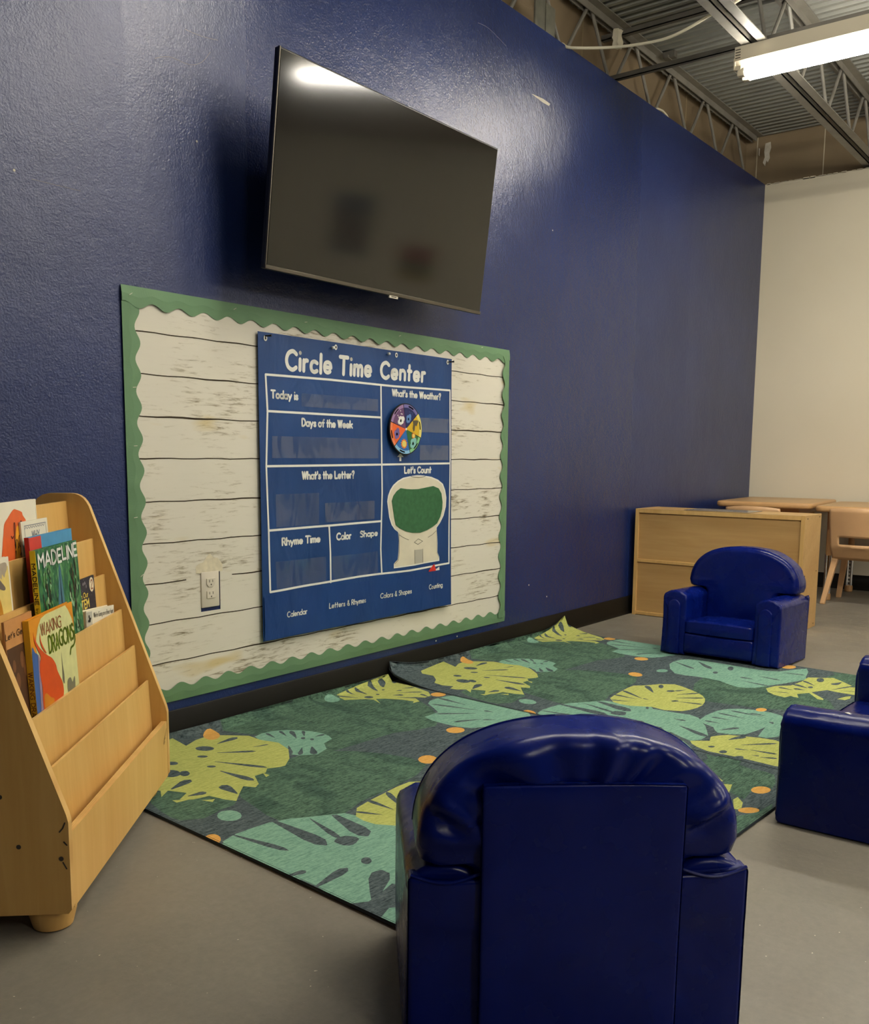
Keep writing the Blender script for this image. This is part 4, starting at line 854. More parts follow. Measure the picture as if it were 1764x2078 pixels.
# ================================================================= RUGS
RUG=[(1,[542,1648,629,1670,749,1683,877,1719,1004,1747,1117,1751,1210,1728,1276,1671,1303,1580,1261,1433,1189,1285,1114,1185,1035,1128,963,1142,886,1176,790,1178,693,1178,604,1181,544,1210,562,1308,593,1416,578,1476,556,1525,533,1592]),(1,[250,1138,361,1188,482,1216,558,1219,618,1194,675,1135,717,1058,742,971,732,893,645,852,538,831,459,822,394,818,351,802,315,791,269,802,227,823,196,843,179,874,179,924,193,987,208,1065]),(1,[53,1251,96,1259,140,1231,175,1144,191,1058,166,1037,127,1036,94,1025,63,1019,18,1047,12,1083,17,1132,30,1198]),(1,[1370,348,1361,285,1335,201,1338,156,1331,125,1275,97,1217,85,1202,125,1143,115,1089,106,1111,151,1165,193,1233,243,1311,310]),(1,[963,70,1014,45,1067,42,1109,40,1065,23,997,16,924,12,864,7,838,11,892,42]),(1,[599,590,783,672,962,706,972,609,938,473,951,366,948,271,876,186,785,138,713,167,652,237,605,335,578,439,561,520]),(1,[1137,365,1400,305,1403,247,1200,199,1266,336]),(2,[562,1466,598,1479,639,1473,674,1450,702,1417,721,1380,730,1341,726,1304,712,1274,664,1257,632,1210,578,1190,535,1220,513,1274,524,1320,540,1372,548,1424]),(0,[639,1360,648,1383,659,1414,668,1428,677,1432,679,1431,681,1421,674,1406,656,1379,641,1359]),(0,[672,1361,680,1375,691,1394,698,1402,704,1404,705,1403,705,1396,700,1387,685,1371,673,1359]),(0,[597,1411,598,1429,600,1453,603,1464,608,1469,609,1469,613,1462,611,1451,604,1428,599,1411]),(0,[633,1401,637,1419,642,1442,647,1453,653,1458,654,1457,656,1450,653,1439,643,1417,635,1400]),(0,[576,1318,563,1295,546,1264,534,1250,525,1246,523,1247,524,1258,533,1273,557,1299,574,1319]),(0,[589,1271,576,1255,559,1232,548,1223,539,1222,537,1224,539,1232,548,1243,571,1260,588,1273]),(0,[618,1258,608,1237,594,1209,584,1197,572,1196,570,1197,568,1209,576,1222,598,1244,615,1260]),(0,[692,1330,703,1332,717,1334,724,1333,727,1328,727,1326,723,1321,716,1321,702,1325,692,1328]),(0,[659,1339,656,1336,652,1334,648,1335,646,1337,646,1341,647,1345,650,1350,654,1353,658,1355,661,1354,663,1352,664,1348,662,1344]),(0,[670,1311,667,1308,664,1307,661,1308,659,1310,659,1313,659,1316,662,1320,665,1323,668,1324,671,1323,673,1321,673,1318,672,1314]),(2,[1088,1226,1124,1230,1166,1234,1198,1284,1229,1338,1264,1360,1302,1365,1356,1360,1401,1331,1410,1256,1405,1167,1407,1089,1397,1023,1355,980,1306,957,1254,974,1219,982,1181,993,1136,1005,1096,1027,1077,1069,1071,1120,1073,1178]),(0,[1310,1235,1308,1274,1306,1326,1308,1353,1314,1365,1316,1365,1321,1352,1322,1326,1316,1274,1312,1234]),(0,[1283,1151,1265,1202,1241,1271,1232,1306,1232,1325,1234,1325,1244,1309,1256,1275,1272,1204,1285,1152]),(0,[1246,1131,1214,1157,1171,1192,1151,1212,1145,1225,1146,1227,1160,1221,1181,1203,1219,1163,1248,1132]),(0,[1197,1070,1169,1081,1133,1095,1116,1105,1111,1115,1111,1117,1123,1118,1141,1110,1174,1089,1198,1073]),(0,[1299,1100,1295,1109,1289,1122,1288,1129,1292,1133,1293,1134,1299,1131,1302,1125,1302,1111,1302,1100]),(0,[1229,1030,1218,1038,1204,1049,1198,1056,1198,1062,1199,1063,1205,1063,1212,1057,1222,1042,1230,1031]),(2,[28,873,93,886,154,883,204,865,247,836,283,808,311,769,325,710,334,644,344,580,351,522,361,481,347,440,266,375,172,321,110,315,76,335,95,376,122,425,111,463,82,502,38,553,-14,603,-72,638,-115,675,-117,733,-92,791,-38,839]),(2,[10,870,58,885,113,884,144,881,180,867,252,834,317,793,329,752,330,712,367,686,375,643,269,534,155,435,135,441,80,426,23,413,-9,444,-4,486,4,537,3,584,1,632,0,688,1,747,-1,814]),(0,[168,882,173,822,179,742,175,702,161,682,157,682,144,703,143,743,154,823,162,882]),(0,[291,806,289,758,285,694,276,663,260,650,256,651,246,669,249,701,270,762,286,807]),(0,[49,900,62,847,80,777,85,741,82,722,80,721,69,738,61,773,52,845,46,899]),(0,[-11,623,4,624,25,624,34,621,38,613,37,611,31,605,21,606,2,614,-11,620]),(0,[-8,540,26,551,71,566,94,569,108,561,108,558,99,547,76,540,29,537,-7,536]),(0,[30,406,60,442,101,488,127,505,149,501,152,498,151,475,129,453,75,423,35,401]),(0,[224,649,214,643,202,641,192,644,185,652,182,663,184,675,190,685,200,693,211,695,222,692,229,684,232,672,230,660]),(0,[170,548,163,543,157,541,151,542,148,546,147,552,149,559,154,565,160,570,167,572,172,571,176,568,177,562,174,555]),(0,[-15,443,34,412,62,402,63,366,-19,281,-21,332]),(2,[-2,350,38,366,60,351,4,292]),(0,[238,829,232,786,223,728,215,700,206,687,204,688,201,703,206,732,223,788,236,830]),(0,[214,441,202,401,184,349,171,324,156,316,154,317,151,334,160,360,189,407,211,443]),(0,[279,495,282,483,287,467,287,458,282,454,280,454,274,457,272,466,274,482,276,495]),(0,[173,882,177,824,182,747,179,709,167,690,164,690,153,709,152,748,161,824,168,882]),(0,[298,801,296,756,292,694,283,665,266,654,262,654,252,672,255,702,276,760,292,803]),(0,[229,650,218,647,206,648,194,654,186,663,182,673,183,683,190,690,201,694,213,692,225,686,233,677,237,667,235,657]),(2,[319,425,395,435,475,431,520,413,549,386,566,355,574,320,579,284,569,246,527,202,467,166,384,152,310,153,273,174,272,200,338,215,394,226,340,230,266,239,233,274,222,313,243,332,274,352,290,390]),(0,[445,318,443,348,441,389,443,409,448,419,450,419,454,409,455,388,450,348,447,318]),(0,[394,348,389,367,382,392,381,405,384,412,386,412,392,407,395,394,396,368,397,348]),(0,[330,356,327,371,322,392,322,402,327,408,329,408,335,403,337,393,334,372,333,356]),(0,[506,284,503,318,499,364,500,387,506,398,507,398,513,387,514,364,511,318,508,284]),(0,[527,277,522,295,516,317,516,329,520,335,522,335,527,330,530,319,529,295,529,278]),(0,[255,322,278,315,308,306,322,298,326,288,325,286,315,283,300,288,274,306,254,319]),(0,[447,224,451,231,457,240,462,242,467,239,468,238,470,232,466,228,456,224,448,222]),(2,[1036,912,1099,923,1150,916,1179,896,1194,858,1200,789,1199,714,1197,653,1197,600,1203,553,1227,513,1305,478,1360,448,1297,419,1208,396,1178,383,1143,385,1052,414,961,448,918,460,893,471,864,495,851,529,874,574,904,624,909,675,907,725,894,770,898,815,960,869]),(0,[1097,922,1079,882,1055,829,1040,803,1027,794,1026,794,1027,810,1040,837,1071,886,1094,924]),(0,[1164,840,1142,807,1112,763,1094,745,1078,741,1075,743,1077,759,1092,781,1131,816,1161,843]),(0,[1022,535,1018,552,1012,574,1012,585,1019,591,1021,591,1028,586,1031,575,1028,552,1025,535]),(0,[971,565,969,529,966,480,962,457,955,446,953,446,949,458,951,482,961,530,969,565]),(0,[1091,546,1091,517,1091,478,1088,459,1081,450,1080,450,1075,460,1076,479,1083,517,1089,546]),(0,[1215,499,1224,473,1236,439,1240,421,1236,411,1235,410,1227,418,1222,435,1216,471,1213,498]),(0,[1033,691,1025,689,1016,688,1010,689,1006,692,1007,697,1011,702,1018,707,1027,710,1036,711,1042,709,1045,706,1045,701,1041,696]),(0,[1147,675,1131,669,1117,666,1107,667,1103,671,1106,677,1115,685,1129,693,1145,699,1160,702,1170,701,1174,697,1171,690,1161,682]),(2,[136,966,125,956,112,952,100,956,91,966,86,980,88,996,95,1010,106,1021,119,1025,131,1021,141,1011,145,997,143,980]),(2,[1051,1605,1037,1594,1022,1589,1009,1592,1000,1601,998,1615,1002,1631,1011,1647,1025,1658,1040,1663,1054,1660,1063,1651,1066,1637,1061,1620]),(2,[921,858,908,854,895,855,883,859,876,867,874,876,878,886,887,893,900,897,913,897,924,893,932,885,934,875,930,866]),(3,[180,1569,269,1594,356,1609,360,1538,415,1569,475,1579,512,1541,555,1488,553,1425,573,1364,551,1290,495,1218,446,1177,426,1178,394,1193,370,1169,332,1169,301,1111,279,1097,262,1127,230,1098,186,1055,172,1086,160,1135,118,1144,94,1169,133,1196,109,1246,72,1218,96,1260,71,1286,66,1315,99,1326,79,1365,80,1407,120,1434,157,1481,140,1526]),(0,[436,1490,460,1499,493,1509,510,1510,520,1502,520,1499,513,1489,497,1485,462,1486,437,1487]),(0,[383,1414,412,1396,451,1372,468,1357,473,1345,472,1344,459,1346,441,1358,407,1389,381,1412]),(0,[331,1350,355,1307,387,1249,400,1218,401,1201,399,1200,387,1212,371,1241,347,1303,328,1349]),(0,[294,1271,303,1233,315,1182,316,1156,310,1142,307,1142,297,1154,292,1179,291,1231,290,1271]),(0,[119,1250,140,1263,168,1279,184,1282,195,1274,196,1271,192,1258,178,1251,145,1247,121,1245]),(0,[216,1095,213,1120,209,1153,213,1169,226,1175,229,1175,239,1166,239,1149,229,1118,220,1094]),(0,[122,1175,138,1176,158,1177,167,1173,170,1163,170,1161,163,1154,153,1154,135,1164,121,1172]),(0,[490,1384,506,1382,526,1380,536,1377,541,1372,540,1371,535,1369,524,1371,505,1377,490,1382]),(0,[402,1455,394,1448,384,1447,373,1451,365,1460,360,1472,359,1484,363,1495,371,1502,381,1503,392,1499,400,1490,405,1478,406,1465]),(0,[343,1403,339,1400,334,1400,329,1403,324,1408,321,1414,320,1420,322,1425,325,1428,331,1428,336,1425,341,1420,344,1414,345,1408]),(0,[306,1311,303,1309,299,1309,294,1311,290,1315,288,1320,287,1325,289,1330,292,1332,297,1332,301,1330,305,1326,307,1321,308,1316]),(0,[249,1412,244,1407,238,1406,232,1408,227,1413,224,1421,224,1429,227,1436,232,1440,238,1442,244,1440,249,1434,252,1427,252,1419]),(0,[205,1333,197,1324,186,1321,176,1323,168,1332,164,1344,165,1358,170,1371,179,1380,190,1384,200,1381,208,1373,212,1360,211,1346]),(0,[223,1315,216,1308,209,1304,203,1305,199,1309,197,1317,199,1326,203,1336,210,1343,217,1347,223,1346,228,1342,229,1334,227,1324]),(3,[363,1173,347,1138,364,1145]),(3,[129,1124,157,1106,141,1093]),(3,[78,1178,114,1151,77,1156]),(3,[1078,1654,1214,1682,1375,1709,1399,1703,1389,1650,1374,1541,1355,1449,1320,1406,1285,1403,1263,1438,1231,1380,1197,1382,1217,1395,1206,1440,1173,1498,1147,1518,1110,1458,1133,1516,1117,1545,1056,1586,1066,1620]),(0,[1231,1596,1238,1627,1248,1668,1258,1687,1271,1693,1274,1692,1279,1679,1273,1658,1251,1622,1235,1595]),(0,[1288,1624,1298,1648,1312,1679,1325,1691,1340,1690,1342,1687,1347,1673,1339,1658,1313,1637,1292,1621]),(0,[1171,1591,1172,1616,1172,1649,1176,1665,1184,1673,1186,1672,1192,1663,1191,1646,1182,1614,1174,1591]),(0,[1137,1620,1135,1636,1131,1657,1132,1668,1137,1673,1138,1673,1143,1668,1144,1657,1142,1636,1139,1620]),(0,[1112,1575,1099,1596,1082,1624,1076,1640,1077,1650,1079,1650,1087,1645,1095,1631,1106,1600,1114,1576]),(0,[1231,1515,1242,1509,1256,1501,1260,1494,1258,1487,1257,1485,1249,1483,1242,1488,1235,1502,1229,1513]),(0,[1216,1477,1237,1458,1265,1432,1277,1416,1279,1406,1278,1404,1268,1408,1254,1421,1231,1452,1214,1476]),(0,[1284,1549,1291,1548,1300,1548,1304,1545,1304,1539,1304,1538,1299,1535,1295,1535,1288,1542,1283,1547]),(0,[1271,1525,1293,1509,1323,1488,1336,1476,1339,1466,1338,1465,1328,1467,1314,1478,1289,1504,1270,1524]),(0,[1326,1557,1340,1552,1359,1546,1367,1540,1369,1534,1369,1533,1362,1531,1353,1534,1337,1546,1325,1555]),(0,[1300,1398,1301,1414,1302,1436,1305,1446,1312,1450,1313,1450,1318,1443,1316,1433,1308,1413,1302,1398]),(0,[1158,1543,1152,1539,1145,1539,1138,1541,1133,1546,1131,1553,1132,1561,1135,1567,1141,1571,1148,1571,1155,1569,1160,1564,1162,1557,1162,1549]),(0,[1203,1555,1200,1553,1196,1552,1193,1553,1191,1556,1190,1559,1191,1562,1193,1565,1196,1567,1199,1568,1202,1567,1204,1565,1205,1561,1205,1558]),(0,[1265,1589,1262,1588,1259,1587,1257,1588,1255,1590,1254,1592,1255,1595,1257,1598,1259,1599,1262,1600,1265,1599,1266,1597,1267,1595,1267,1592]),(0,[1385,1642,1377,1636,1370,1632,1364,1632,1361,1635,1361,1641,1365,1648,1372,1656,1380,1663,1388,1667,1394,1667,1397,1664,1396,1658,1392,1650]),(3,[361,795,416,807,479,816,538,826,587,828,631,793,684,767,721,723,708,684,684,641,658,599,627,561,589,533,547,514,503,502,460,500,417,507,382,521,353,571,360,625,341,655,320,688,316,724,322,758]),(0,[436,707,449,742,467,789,479,810,490,819,492,818,492,804,482,781,457,738,438,706]),(0,[541,720,562,745,590,778,607,792,621,793,622,791,620,778,605,762,570,736,543,717]),(0,[414,721,411,749,408,786,409,805,414,814,416,814,422,805,423,786,419,749,416,721]),(0,[372,717,360,735,346,759,340,772,341,780,342,781,349,776,356,764,366,738,373,718]),(0,[663,647,648,651,629,656,621,662,619,669,620,670,627,673,636,670,652,658,664,649]),(0,[576,639,601,626,635,609,650,598,655,588,654,587,643,587,627,596,597,619,575,637]),(0,[528,618,552,597,583,569,597,553,600,542,599,540,588,544,572,559,546,591,526,616]),(0,[489,589,499,565,513,533,517,516,514,506,513,506,505,512,499,528,492,562,487,588]),(0,[439,678,437,685,435,696,436,701,439,704,440,704,444,701,444,696,442,685,440,678]),(0,[656,736,644,731,632,728,624,728,621,731,624,736,631,744,643,751,655,757,667,760,675,760,678,757,676,751,668,744]),(0,[620,670,613,668,606,669,599,673,594,678,592,684,593,689,597,693,604,695,611,694,618,690,623,685,625,679,624,674]),(0,[341,625,335,623,329,621,325,621,324,623,325,626,328,629,333,633,339,636,345,637,349,637,350,635,349,632,346,629]),(0,[498,591,493,590,488,591,482,595,478,599,475,604,476,608,478,611,483,612,488,611,494,607,498,603,500,598,500,594]),(3,[76,335,97,314,118,290,163,308,194,296,222,276,244,229,262,188,269,143,253,107,211,74,116,34,29,9,21,49,23,98,24,153,19,205,16,250,33,292,53,319]),(0,[170,254,194,252,225,248,239,242,244,231,243,228,233,222,218,224,190,239,169,250]),(0,[145,200,175,180,215,153,233,137,239,125,238,124,225,127,206,141,170,174,143,198]),(0,[110,161,103,171,94,184,91,192,93,197,94,198,100,196,104,189,108,173,112,162]),(0,[116,160,124,137,133,106,135,90,131,81,130,81,123,87,118,103,116,135,114,159]),(0,[69,107,78,96,90,81,94,72,92,65,90,65,84,66,78,74,72,92,67,106]),(0,[70,134,74,129,79,121,80,117,78,114,77,114,73,114,71,118,70,127,69,133]),(0,[50,202,43,200,36,200,30,203,26,206,26,211,28,216,33,220,40,221,47,221,53,219,57,215,58,210,55,205]),(0,[72,251,68,251,63,251,58,254,55,257,54,261,55,264,57,267,61,268,66,267,71,265,74,261,75,257,75,254]),(0,[34,143,27,141,20,142,13,145,9,149,8,155,10,159,15,163,21,165,29,164,35,161,39,156,41,151,39,146]),(3,[909,437,974,428,1025,387,1115,380,1207,386,1234,345,1269,308,1231,259,1185,208,1151,220,1176,178,1093,152,1041,150,1041,184,1041,218,1049,256,971,287,901,219,879,210,875,229,954,290,903,316,850,290,849,307,856,321,817,329,828,373,858,409]),(0,[953,352,952,370,951,393,954,405,962,410,964,409,970,403,970,391,962,368,956,352]),(0,[1025,324,1029,345,1034,373,1041,384,1053,387,1056,386,1062,375,1058,362,1042,339,1029,322]),(0,[982,317,977,330,970,346,973,355,982,359,985,359,995,355,997,346,991,330,986,317]),(0,[1086,319,1099,340,1116,367,1128,379,1138,381,1139,380,1139,370,1130,357,1106,334,1088,317]),(0,[1215,256,1195,255,1167,254,1155,259,1150,270,1151,273,1159,281,1173,280,1197,269,1216,260]),(0,[1062,246,1096,237,1142,226,1164,217,1174,209,1174,208,1161,207,1138,213,1094,231,1061,244]),(0,[872,411,882,391,895,364,899,350,899,342,898,342,892,347,886,361,877,389,871,411]),(0,[1072,221,1081,206,1094,186,1099,175,1099,169,1099,168,1093,172,1087,183,1078,204,1071,221]),(0,[1056,312,1049,310,1042,310,1036,312,1033,316,1033,320,1036,324,1042,327,1049,329,1056,328,1062,326,1066,323,1066,319,1062,315]),(0,[1206,323,1190,318,1176,317,1165,319,1160,324,1162,331,1171,339,1185,345,1201,349,1216,351,1227,348,1232,343,1230,336,1220,329]),(3,[930,179,992,168,1014,156,971,146,934,152]),(3,[1069,127,1095,126,1064,99,1011,80,1005,97]),(4,[495,1555,481,1540,466,1532,453,1532,445,1540,444,1555,448,1574,458,1593,472,1609,487,1618,500,1618,508,1609,510,1594,505,1574]),(4,[1063,1029,1050,1022,1036,1021,1023,1026,1014,1035,1010,1048,1013,1061,1022,1073,1034,1080,1049,1081,1062,1076,1071,1066,1075,1053,1072,1040]),(4,[786,902,772,893,757,890,744,893,735,902,733,915,738,930,748,943,762,952,778,956,791,953,800,944,802,930,797,915]),(4,[15,883,6,873,-4,868,-12,869,-18,875,-20,886,-17,899,-11,911,-2,921,8,926,17,925,23,919,25,908,22,895]),(4,[1371,1377,1360,1371,1347,1370,1335,1374,1326,1383,1322,1395,1325,1407,1332,1418,1344,1425,1357,1426,1369,1422,1378,1412,1381,1400,1379,1388]),(4,[604,308,593,306,581,307,572,310,566,317,564,324,568,331,576,337,587,340,599,339,609,335,615,328,616,321,612,314]),(4,[1356,492,1340,489,1323,491,1308,498,1298,507,1296,519,1301,529,1313,537,1329,541,1347,539,1362,532,1372,522,1374,511,1369,500]),(4,[1207,84,1193,81,1179,83,1166,88,1158,97,1156,107,1160,116,1170,123,1183,126,1198,125,1211,119,1219,110,1221,100,1217,91]),(4,[1040,45,1030,43,1018,46,1007,52,998,61,995,71,996,79,1003,85,1013,87,1025,84,1036,78,1045,69,1049,59,1047,50])]
def rug_mesh():
    # one flat partition of the rug outline by every printed shape, so the print lies in the pile itself
    out = [(0, 0), (1.38, .034), (1.3765, 1.706), (.002, 1.609)]
    def yw(u, v): a = math.radians(-4.3); return u*sin(a)+v*cos(a)
    V, E, F = [], [], []
    def loop(p):
        o = len(V); V.extend(Vector(q) for q in p); n = len(p); E.extend((o+i, o+(i+1) % n) for i in range(n))
    def dens(p, st):
        r = []
        for a, b in zip(p, p[1:]+p[:1]):
            k = max(1, int(math.hypot(b[0]-a[0], b[1]-a[1])/st)); r += [(a[0]+(b[0]-a[0])*i/k, a[1]+(b[1]-a[1])*i/k) for i in range(k)]
        return r
    loop(dens(out, .05))
    shapes = []
    for c, L in RUG:
        p = [(L[i]*.001, L[i+1]*.001) for i in range(0, len(L), 2)]; shapes.append((c, p)); loop(p)
    for i in range(1, 28):
        for j in range(1, 34): V.append(Vector((i*.05, j*.05)))
    r = delaunay_2d_cdt(V, E, F, 0, 1e-5)
    vs, fs = r[0], r[2]
    def inside(p, x, y):
        c = False; n = len(p); j = n-1
        for i in range(n):
            if (p[i][1] > y) != (p[j][1] > y) and x < (p[j][0]-p[i][0])*(y-p[i][1])/(p[j][1]-p[i][1])+p[i][0]: c = not c
            j = i
        return c
    bb_ = [(min(q[0] for q in p), max(q[0] for q in p), min(q[1] for q in p), max(q[1] for q in p)) for _, p in shapes]
    m = MB(); keep = []
    for f in fs:
        x = sum(vs[i][0] for i in f)/len(f); y = sum(vs[i][1] for i in f)/len(f)
        if not inside(out, x, y): continue
        c = 0
        for (cc, p), b in zip(shapes, bb_):
            if b[0] <= x <= b[1] and b[2] <= y <= b[3] and inside(p, x, y): c = cc
        keep.append((f, c))
    return vs, keep, dens(out, .03)
RV, RF, ROUT = rug_mesh()
def rug(x, y, z0, label, curl):
    o = empty('leaf_rug', (x, y, 0), label, 'rug', (0, 0, math.radians(-4.3)), 'tropical leaf rugs')
    a = math.radians(-4.3)
    def P(q, h):
        u, v = q[0], q[1]; yw = y+u*sin(a)+v*cos(a); lift = 0
        over = yw+.030                       # the pile rides up against the baseboard along the wall edge
        if over > 0:
            lift = .55*over+9*over*over*.35; v -= over*.28
        lift += curl[0]*max(0, 1-math.hypot(u, v-1.61)/.30)**2 + curl[1]*max(0, 1-math.hypot(u-1.38, v-1.70)/.24)**2
        lift += .0012*sin(9*u+4*v)+.0012
        yw = y+u*sin(a)+v*cos(a)
        if yw > -.0165: v -= (yw+.0165)/cos(a)
        return (u, v, z0+h+max(0, lift))
    m = MB(); m.v = [P(q, .008) for q in RV]
    for f, c in RF: m.f.append(tuple(f)); m.mi.append(c); m.sm.append(True)
    m.build('pile', RUGM, o)
    m = MB(); n = len(ROUT); c = (.69, .83)
    def inn(q, d):
        l = math.hypot(q[0]-c[0], q[1]-c[1]); return (q[0]-(q[0]-c[0])/l*d, q[1]-(q[1]-c[1])/l*d)
    A = [P(q, .0065) for q in ROUT]; B = [P(inn(q, -.001), .004) for q in ROUT]; D = [P(q, .0) for q in ROUT]; I = [P(inn(q, .005), .0083) for q in ROUT]; I2_ = [P(inn(q, .006), .0078) for q in ROUT]
    vs = I2_+I+A+B+D
    m.add(vs, [(r*n+i, r*n+(i+1) % n, (r+1)*n+(i+1) % n, (r+1)*n+i) for r in range(4) for i in range(n)], 0, True)
    m.build('bound_edge', RUGEDGE, o)
    return o
rug(1.272, -1.590, 0, 'leaf patterned green rug under the bookcase corner, nearer the camera', (.0, .0))
rug(1.272+1.386, -1.590+.004, .0005, 'leaf patterned green rug farther along the wall, under the far armchair', (.045, .05))

# ================================================================= SOFT SEATING
def puckers(amp, k, ph=0): return lambda a: amp*sin(k*a+ph)
def soft_seat(name, label, cat, loc, rz, Wd, group=None, D=.37, tilt=0):
    # local frame: faces -y, front at y = 0
    o = empty(name, loc, label, cat, (tilt, 0, rz), group)
    aw = .112; hw = Wd/2; zi = .248; r = .05
    m = MB(); m.box((0, .17, .0600), (Wd-2*aw+.01, .34, .092), 0, .014, 3); m.build('base', VINYL, o)
    m = MB(); mid = Wd-2*aw
    def seatfn(p):
        u = p.x/(mid/2); w = max(0, 1-u*u); t = max(0, 1-((p.y-.13)/.16)**2)
        dz = .012*w*t if p.z > .13 else 0
        return (p.x, p.y-.010*w*(1-abs(p.z-.131)/.03*.5)*(p.y < .03), p.z+dz)
    m.box((0, .135, .131), (mid+.006, .268, .056), 0, .018, 4, cuts=9, fn=seatfn); m.build('seat_cushion', VINYL, o)
    for sg in (-1, 1):
        xc = sg*(hw-aw/2); ol = []
        ol += [(xc-aw/2, .004+(zi-.004)*k/8) for k in range(9)]
        ol += [(xc+(aw/2+.003)*cos(a)*(1 if True else 1), zi+(.288-zi)*sin(a)) for a in [pi-pi*k/16 for k in range(1, 16)]]
        ol += [(xc+aw/2, .004+(zi-.004)*k/8) for k in range(8, -1, -1)]
        ol += [(xc+aw/2-aw*k/6, .004) for k in range(1, 6)]
        def fn(p, xc=xc):
            a = math.atan2(p[2]-.235, p[0]-xc); y = p[1]; q = [p[0], p[1], p[2]]
            if p[2] > .2 and y < .045:
                f = (1-y/.045); w = .0022*sin(13*a)*f; q[0] += w*cos(a); q[2] += w*sin(a); q[1] += .0016*sin(13*a+.7)*f
            q[0] += .0025*sin(23*y+9*p[2]+xc)*(1 if abs(p[0]-xc) > aw*.4 else 0)
            if p[2] > .25: q[2] -= .008*max(0, (y-.22)/.15)*0+.003*sin(14*y+xc)
            return q
        m = MB(); m.pillow(ol, (xc, .17), .004, D-.012, .012, (.003, 0), 0, 5, 4, fn); 
        # long straight loops need a few extra rings for the soft folds
        arm = m.build('arm', VINYL, o)
        m = MB(); pw = .029; xo = xc-sg*.004
        ol2 = [(xo-pw, .006+.21*k/6) for k in range(7)]+[(xo+pw*cos(a), .218+.031*sin(a)) for a in [pi-pi*k/12 for k in range(1, 12)]]+[(xo+pw, .006+.21*k/6) for k in range(6, -1, -1)]+[(xo, .006)]
        m.pillow(ol2, (xo, .13), -.006, .008, .006, (.003, 0), 0, 4, 3)
        m.build('front_panel', VINYL, arm)
    # keyhole back cushion: narrow between the arms, flaring to a broad arch over them
    hi = hw-aw+.012; hA = hw-.014; zb = .292; H = .193; ex = 2.35 if Wd < .6 else 3.0
    ol = [(-hi+.02, .12), (-hi, .14), (-hi, .20), (-hi, .25), (-hi+.0, .272), (-hi-.012, .287), (-hi-.03, .2925)]
    N = 72
    ol += [(-(hA-.02), zb-.001), (-(hA-.006), zb+.006)]
    for k in range(1, N):
        a = pi-pi*k/N; c_, s_ = cos(a), sin(a)
        ol.append((hA*math.copysign(abs(c_)**(2/ex), c_), zb+.014+(H-.014)*abs(s_)**(2/ex)))
    ol += [(-x, z) for x, z in ol[:9]][::-1]
    ol += [((hi-.02)-(2*hi-.04)*k/8, .12) for k in range(1, 8)]
    cz = .325
    y0 = D-.135
    def bf(p):
        x, y, z = p; l = math.hypot(x/hA, (z-cz)/.17); a = math.atan2(z-cz, x)
        q = [x, y, z]
        if y < y0+.03:                  # gently crowned front
            f = min(1, (y0+.03-y)/.03)
            q[1] -= f*.014*max(0, 1-(x/(hA*1.02))**2)*max(0, 1-((z-.335)/.19)**2)
        if y > D-.055 and z > .285:     # gathered vinyl radiating from behind the rear flap
            f = min(1, max(0, (l-.25)/.3))*min(1, max(0, (1.12-l)/.25))
            g = .0040*sin(15*a+2*sin(3*a))+.0050*sin(7*a+.8)
            q[1] += f*g
            for sg in (-1, 1):          # one deep fold on either side, running down to the flap
                X, Z = sg*x, z
                A, B = (hA*.99, .396), (hA*.70, .352); ux, uz = B[0]-A[0], B[1]-A[1]; L_ = math.hypot(ux, uz); ux /= L_; uz /= L_
                t_ = (X-A[0])*ux+(Z-A[1])*uz; d_ = (X-A[0])*(-uz)+(Z-A[1])*ux
                w_ = math.exp(-max(0, -t_, t_-L_)**2/.00010)*(1 if X > .157 else 0)
                d_ = -d_
                q[1] += w_*(.011*math.exp(-((d_-.010)/.012)**2)-.010*math.exp(-((d_+.012)/.011)**2))*f
        if y < D-.06 and z < .33 and abs(x) > hi*.72:
            q[1] += .0025*sin(60*z+20*abs(x))
        return q
    m = MB(); m.pillow(ol, (0, cz), y0, D-.004, .026, (0, .006), 0, 16, 5, bf); m.build('back_cushion', VINYL, o)
    m = MB(); n = len(ol); rim = [(x*(1-.004), D-.135+.0215, cz+(z-cz)*(1-.004)) for x, z in ol if z > .30]
    m.tube([bf((x, y, z)) for x, y, z in rim], .0022, 0, 6); m.build('seam_piping', VINYL, o)
    # rear of the frame: body panel, slack top edge with piping, tall flap
    def rf(p):
        x = abs(p.x); q = Vector(p)
        if p.z > .2:
            s_ = max(0, 1-((x-hw+.09)/.10)**2); q.z -= .010*s_; q.y += .004*s_
        q.y += .002*sin(18*p.x+11*p.z)
        return q
    m = MB(); m.box((0, D-.017, .1435), (Wd-.004, .03, .279), 0, .008, 3, cuts=14, fn=rf); m.build('rear_panel', VINYL, o)
    for sg in (-1, 1):
        m = MB(); pts = []
        for k in range(17):
            u = k/16; x = sg*(hw-.006-(hw-.152)*u); pts.append((x, D-.003+.006*sin(pi*u), .2815-.011*sin(pi*min(1, u*1.05))))
        m.tube(pts, .0026, 0, 6); m.build('top_piping', VINYL, o)
    fwid = .300 if Wd < .6 else Wd*.62
    def ff(p): return (p.x, p.y+.0022*sin(14*p.x)*sin(9*p.z)+.003*max(0, 1-abs(p.z-.40)/.02)*sin(22*p.x), p.z+.003*sin(9*p.x+1)*(p.z > .38))
    m = MB(); m.box((0, D+.004, .212), (fwid, .014, .412), 0, .005, 3, cuts=12, fn=ff); m.build('rear_flap', VINYL, o)
    return o
soft_seat('child_armchair', 'navy vinyl child armchair seen from behind, nearest the camera', 'armchair', (1.466, -1.473, .0115), math.radians(131.8), .515, 'navy vinyl child armchairs', tilt=-.029)
soft_seat('child_armchair', 'navy vinyl child armchair facing the camera on the far end of the rug', 'armchair', (3.945, -.886, .0115), math.radians(-92), .530, 'navy vinyl child armchairs', tilt=-.029)
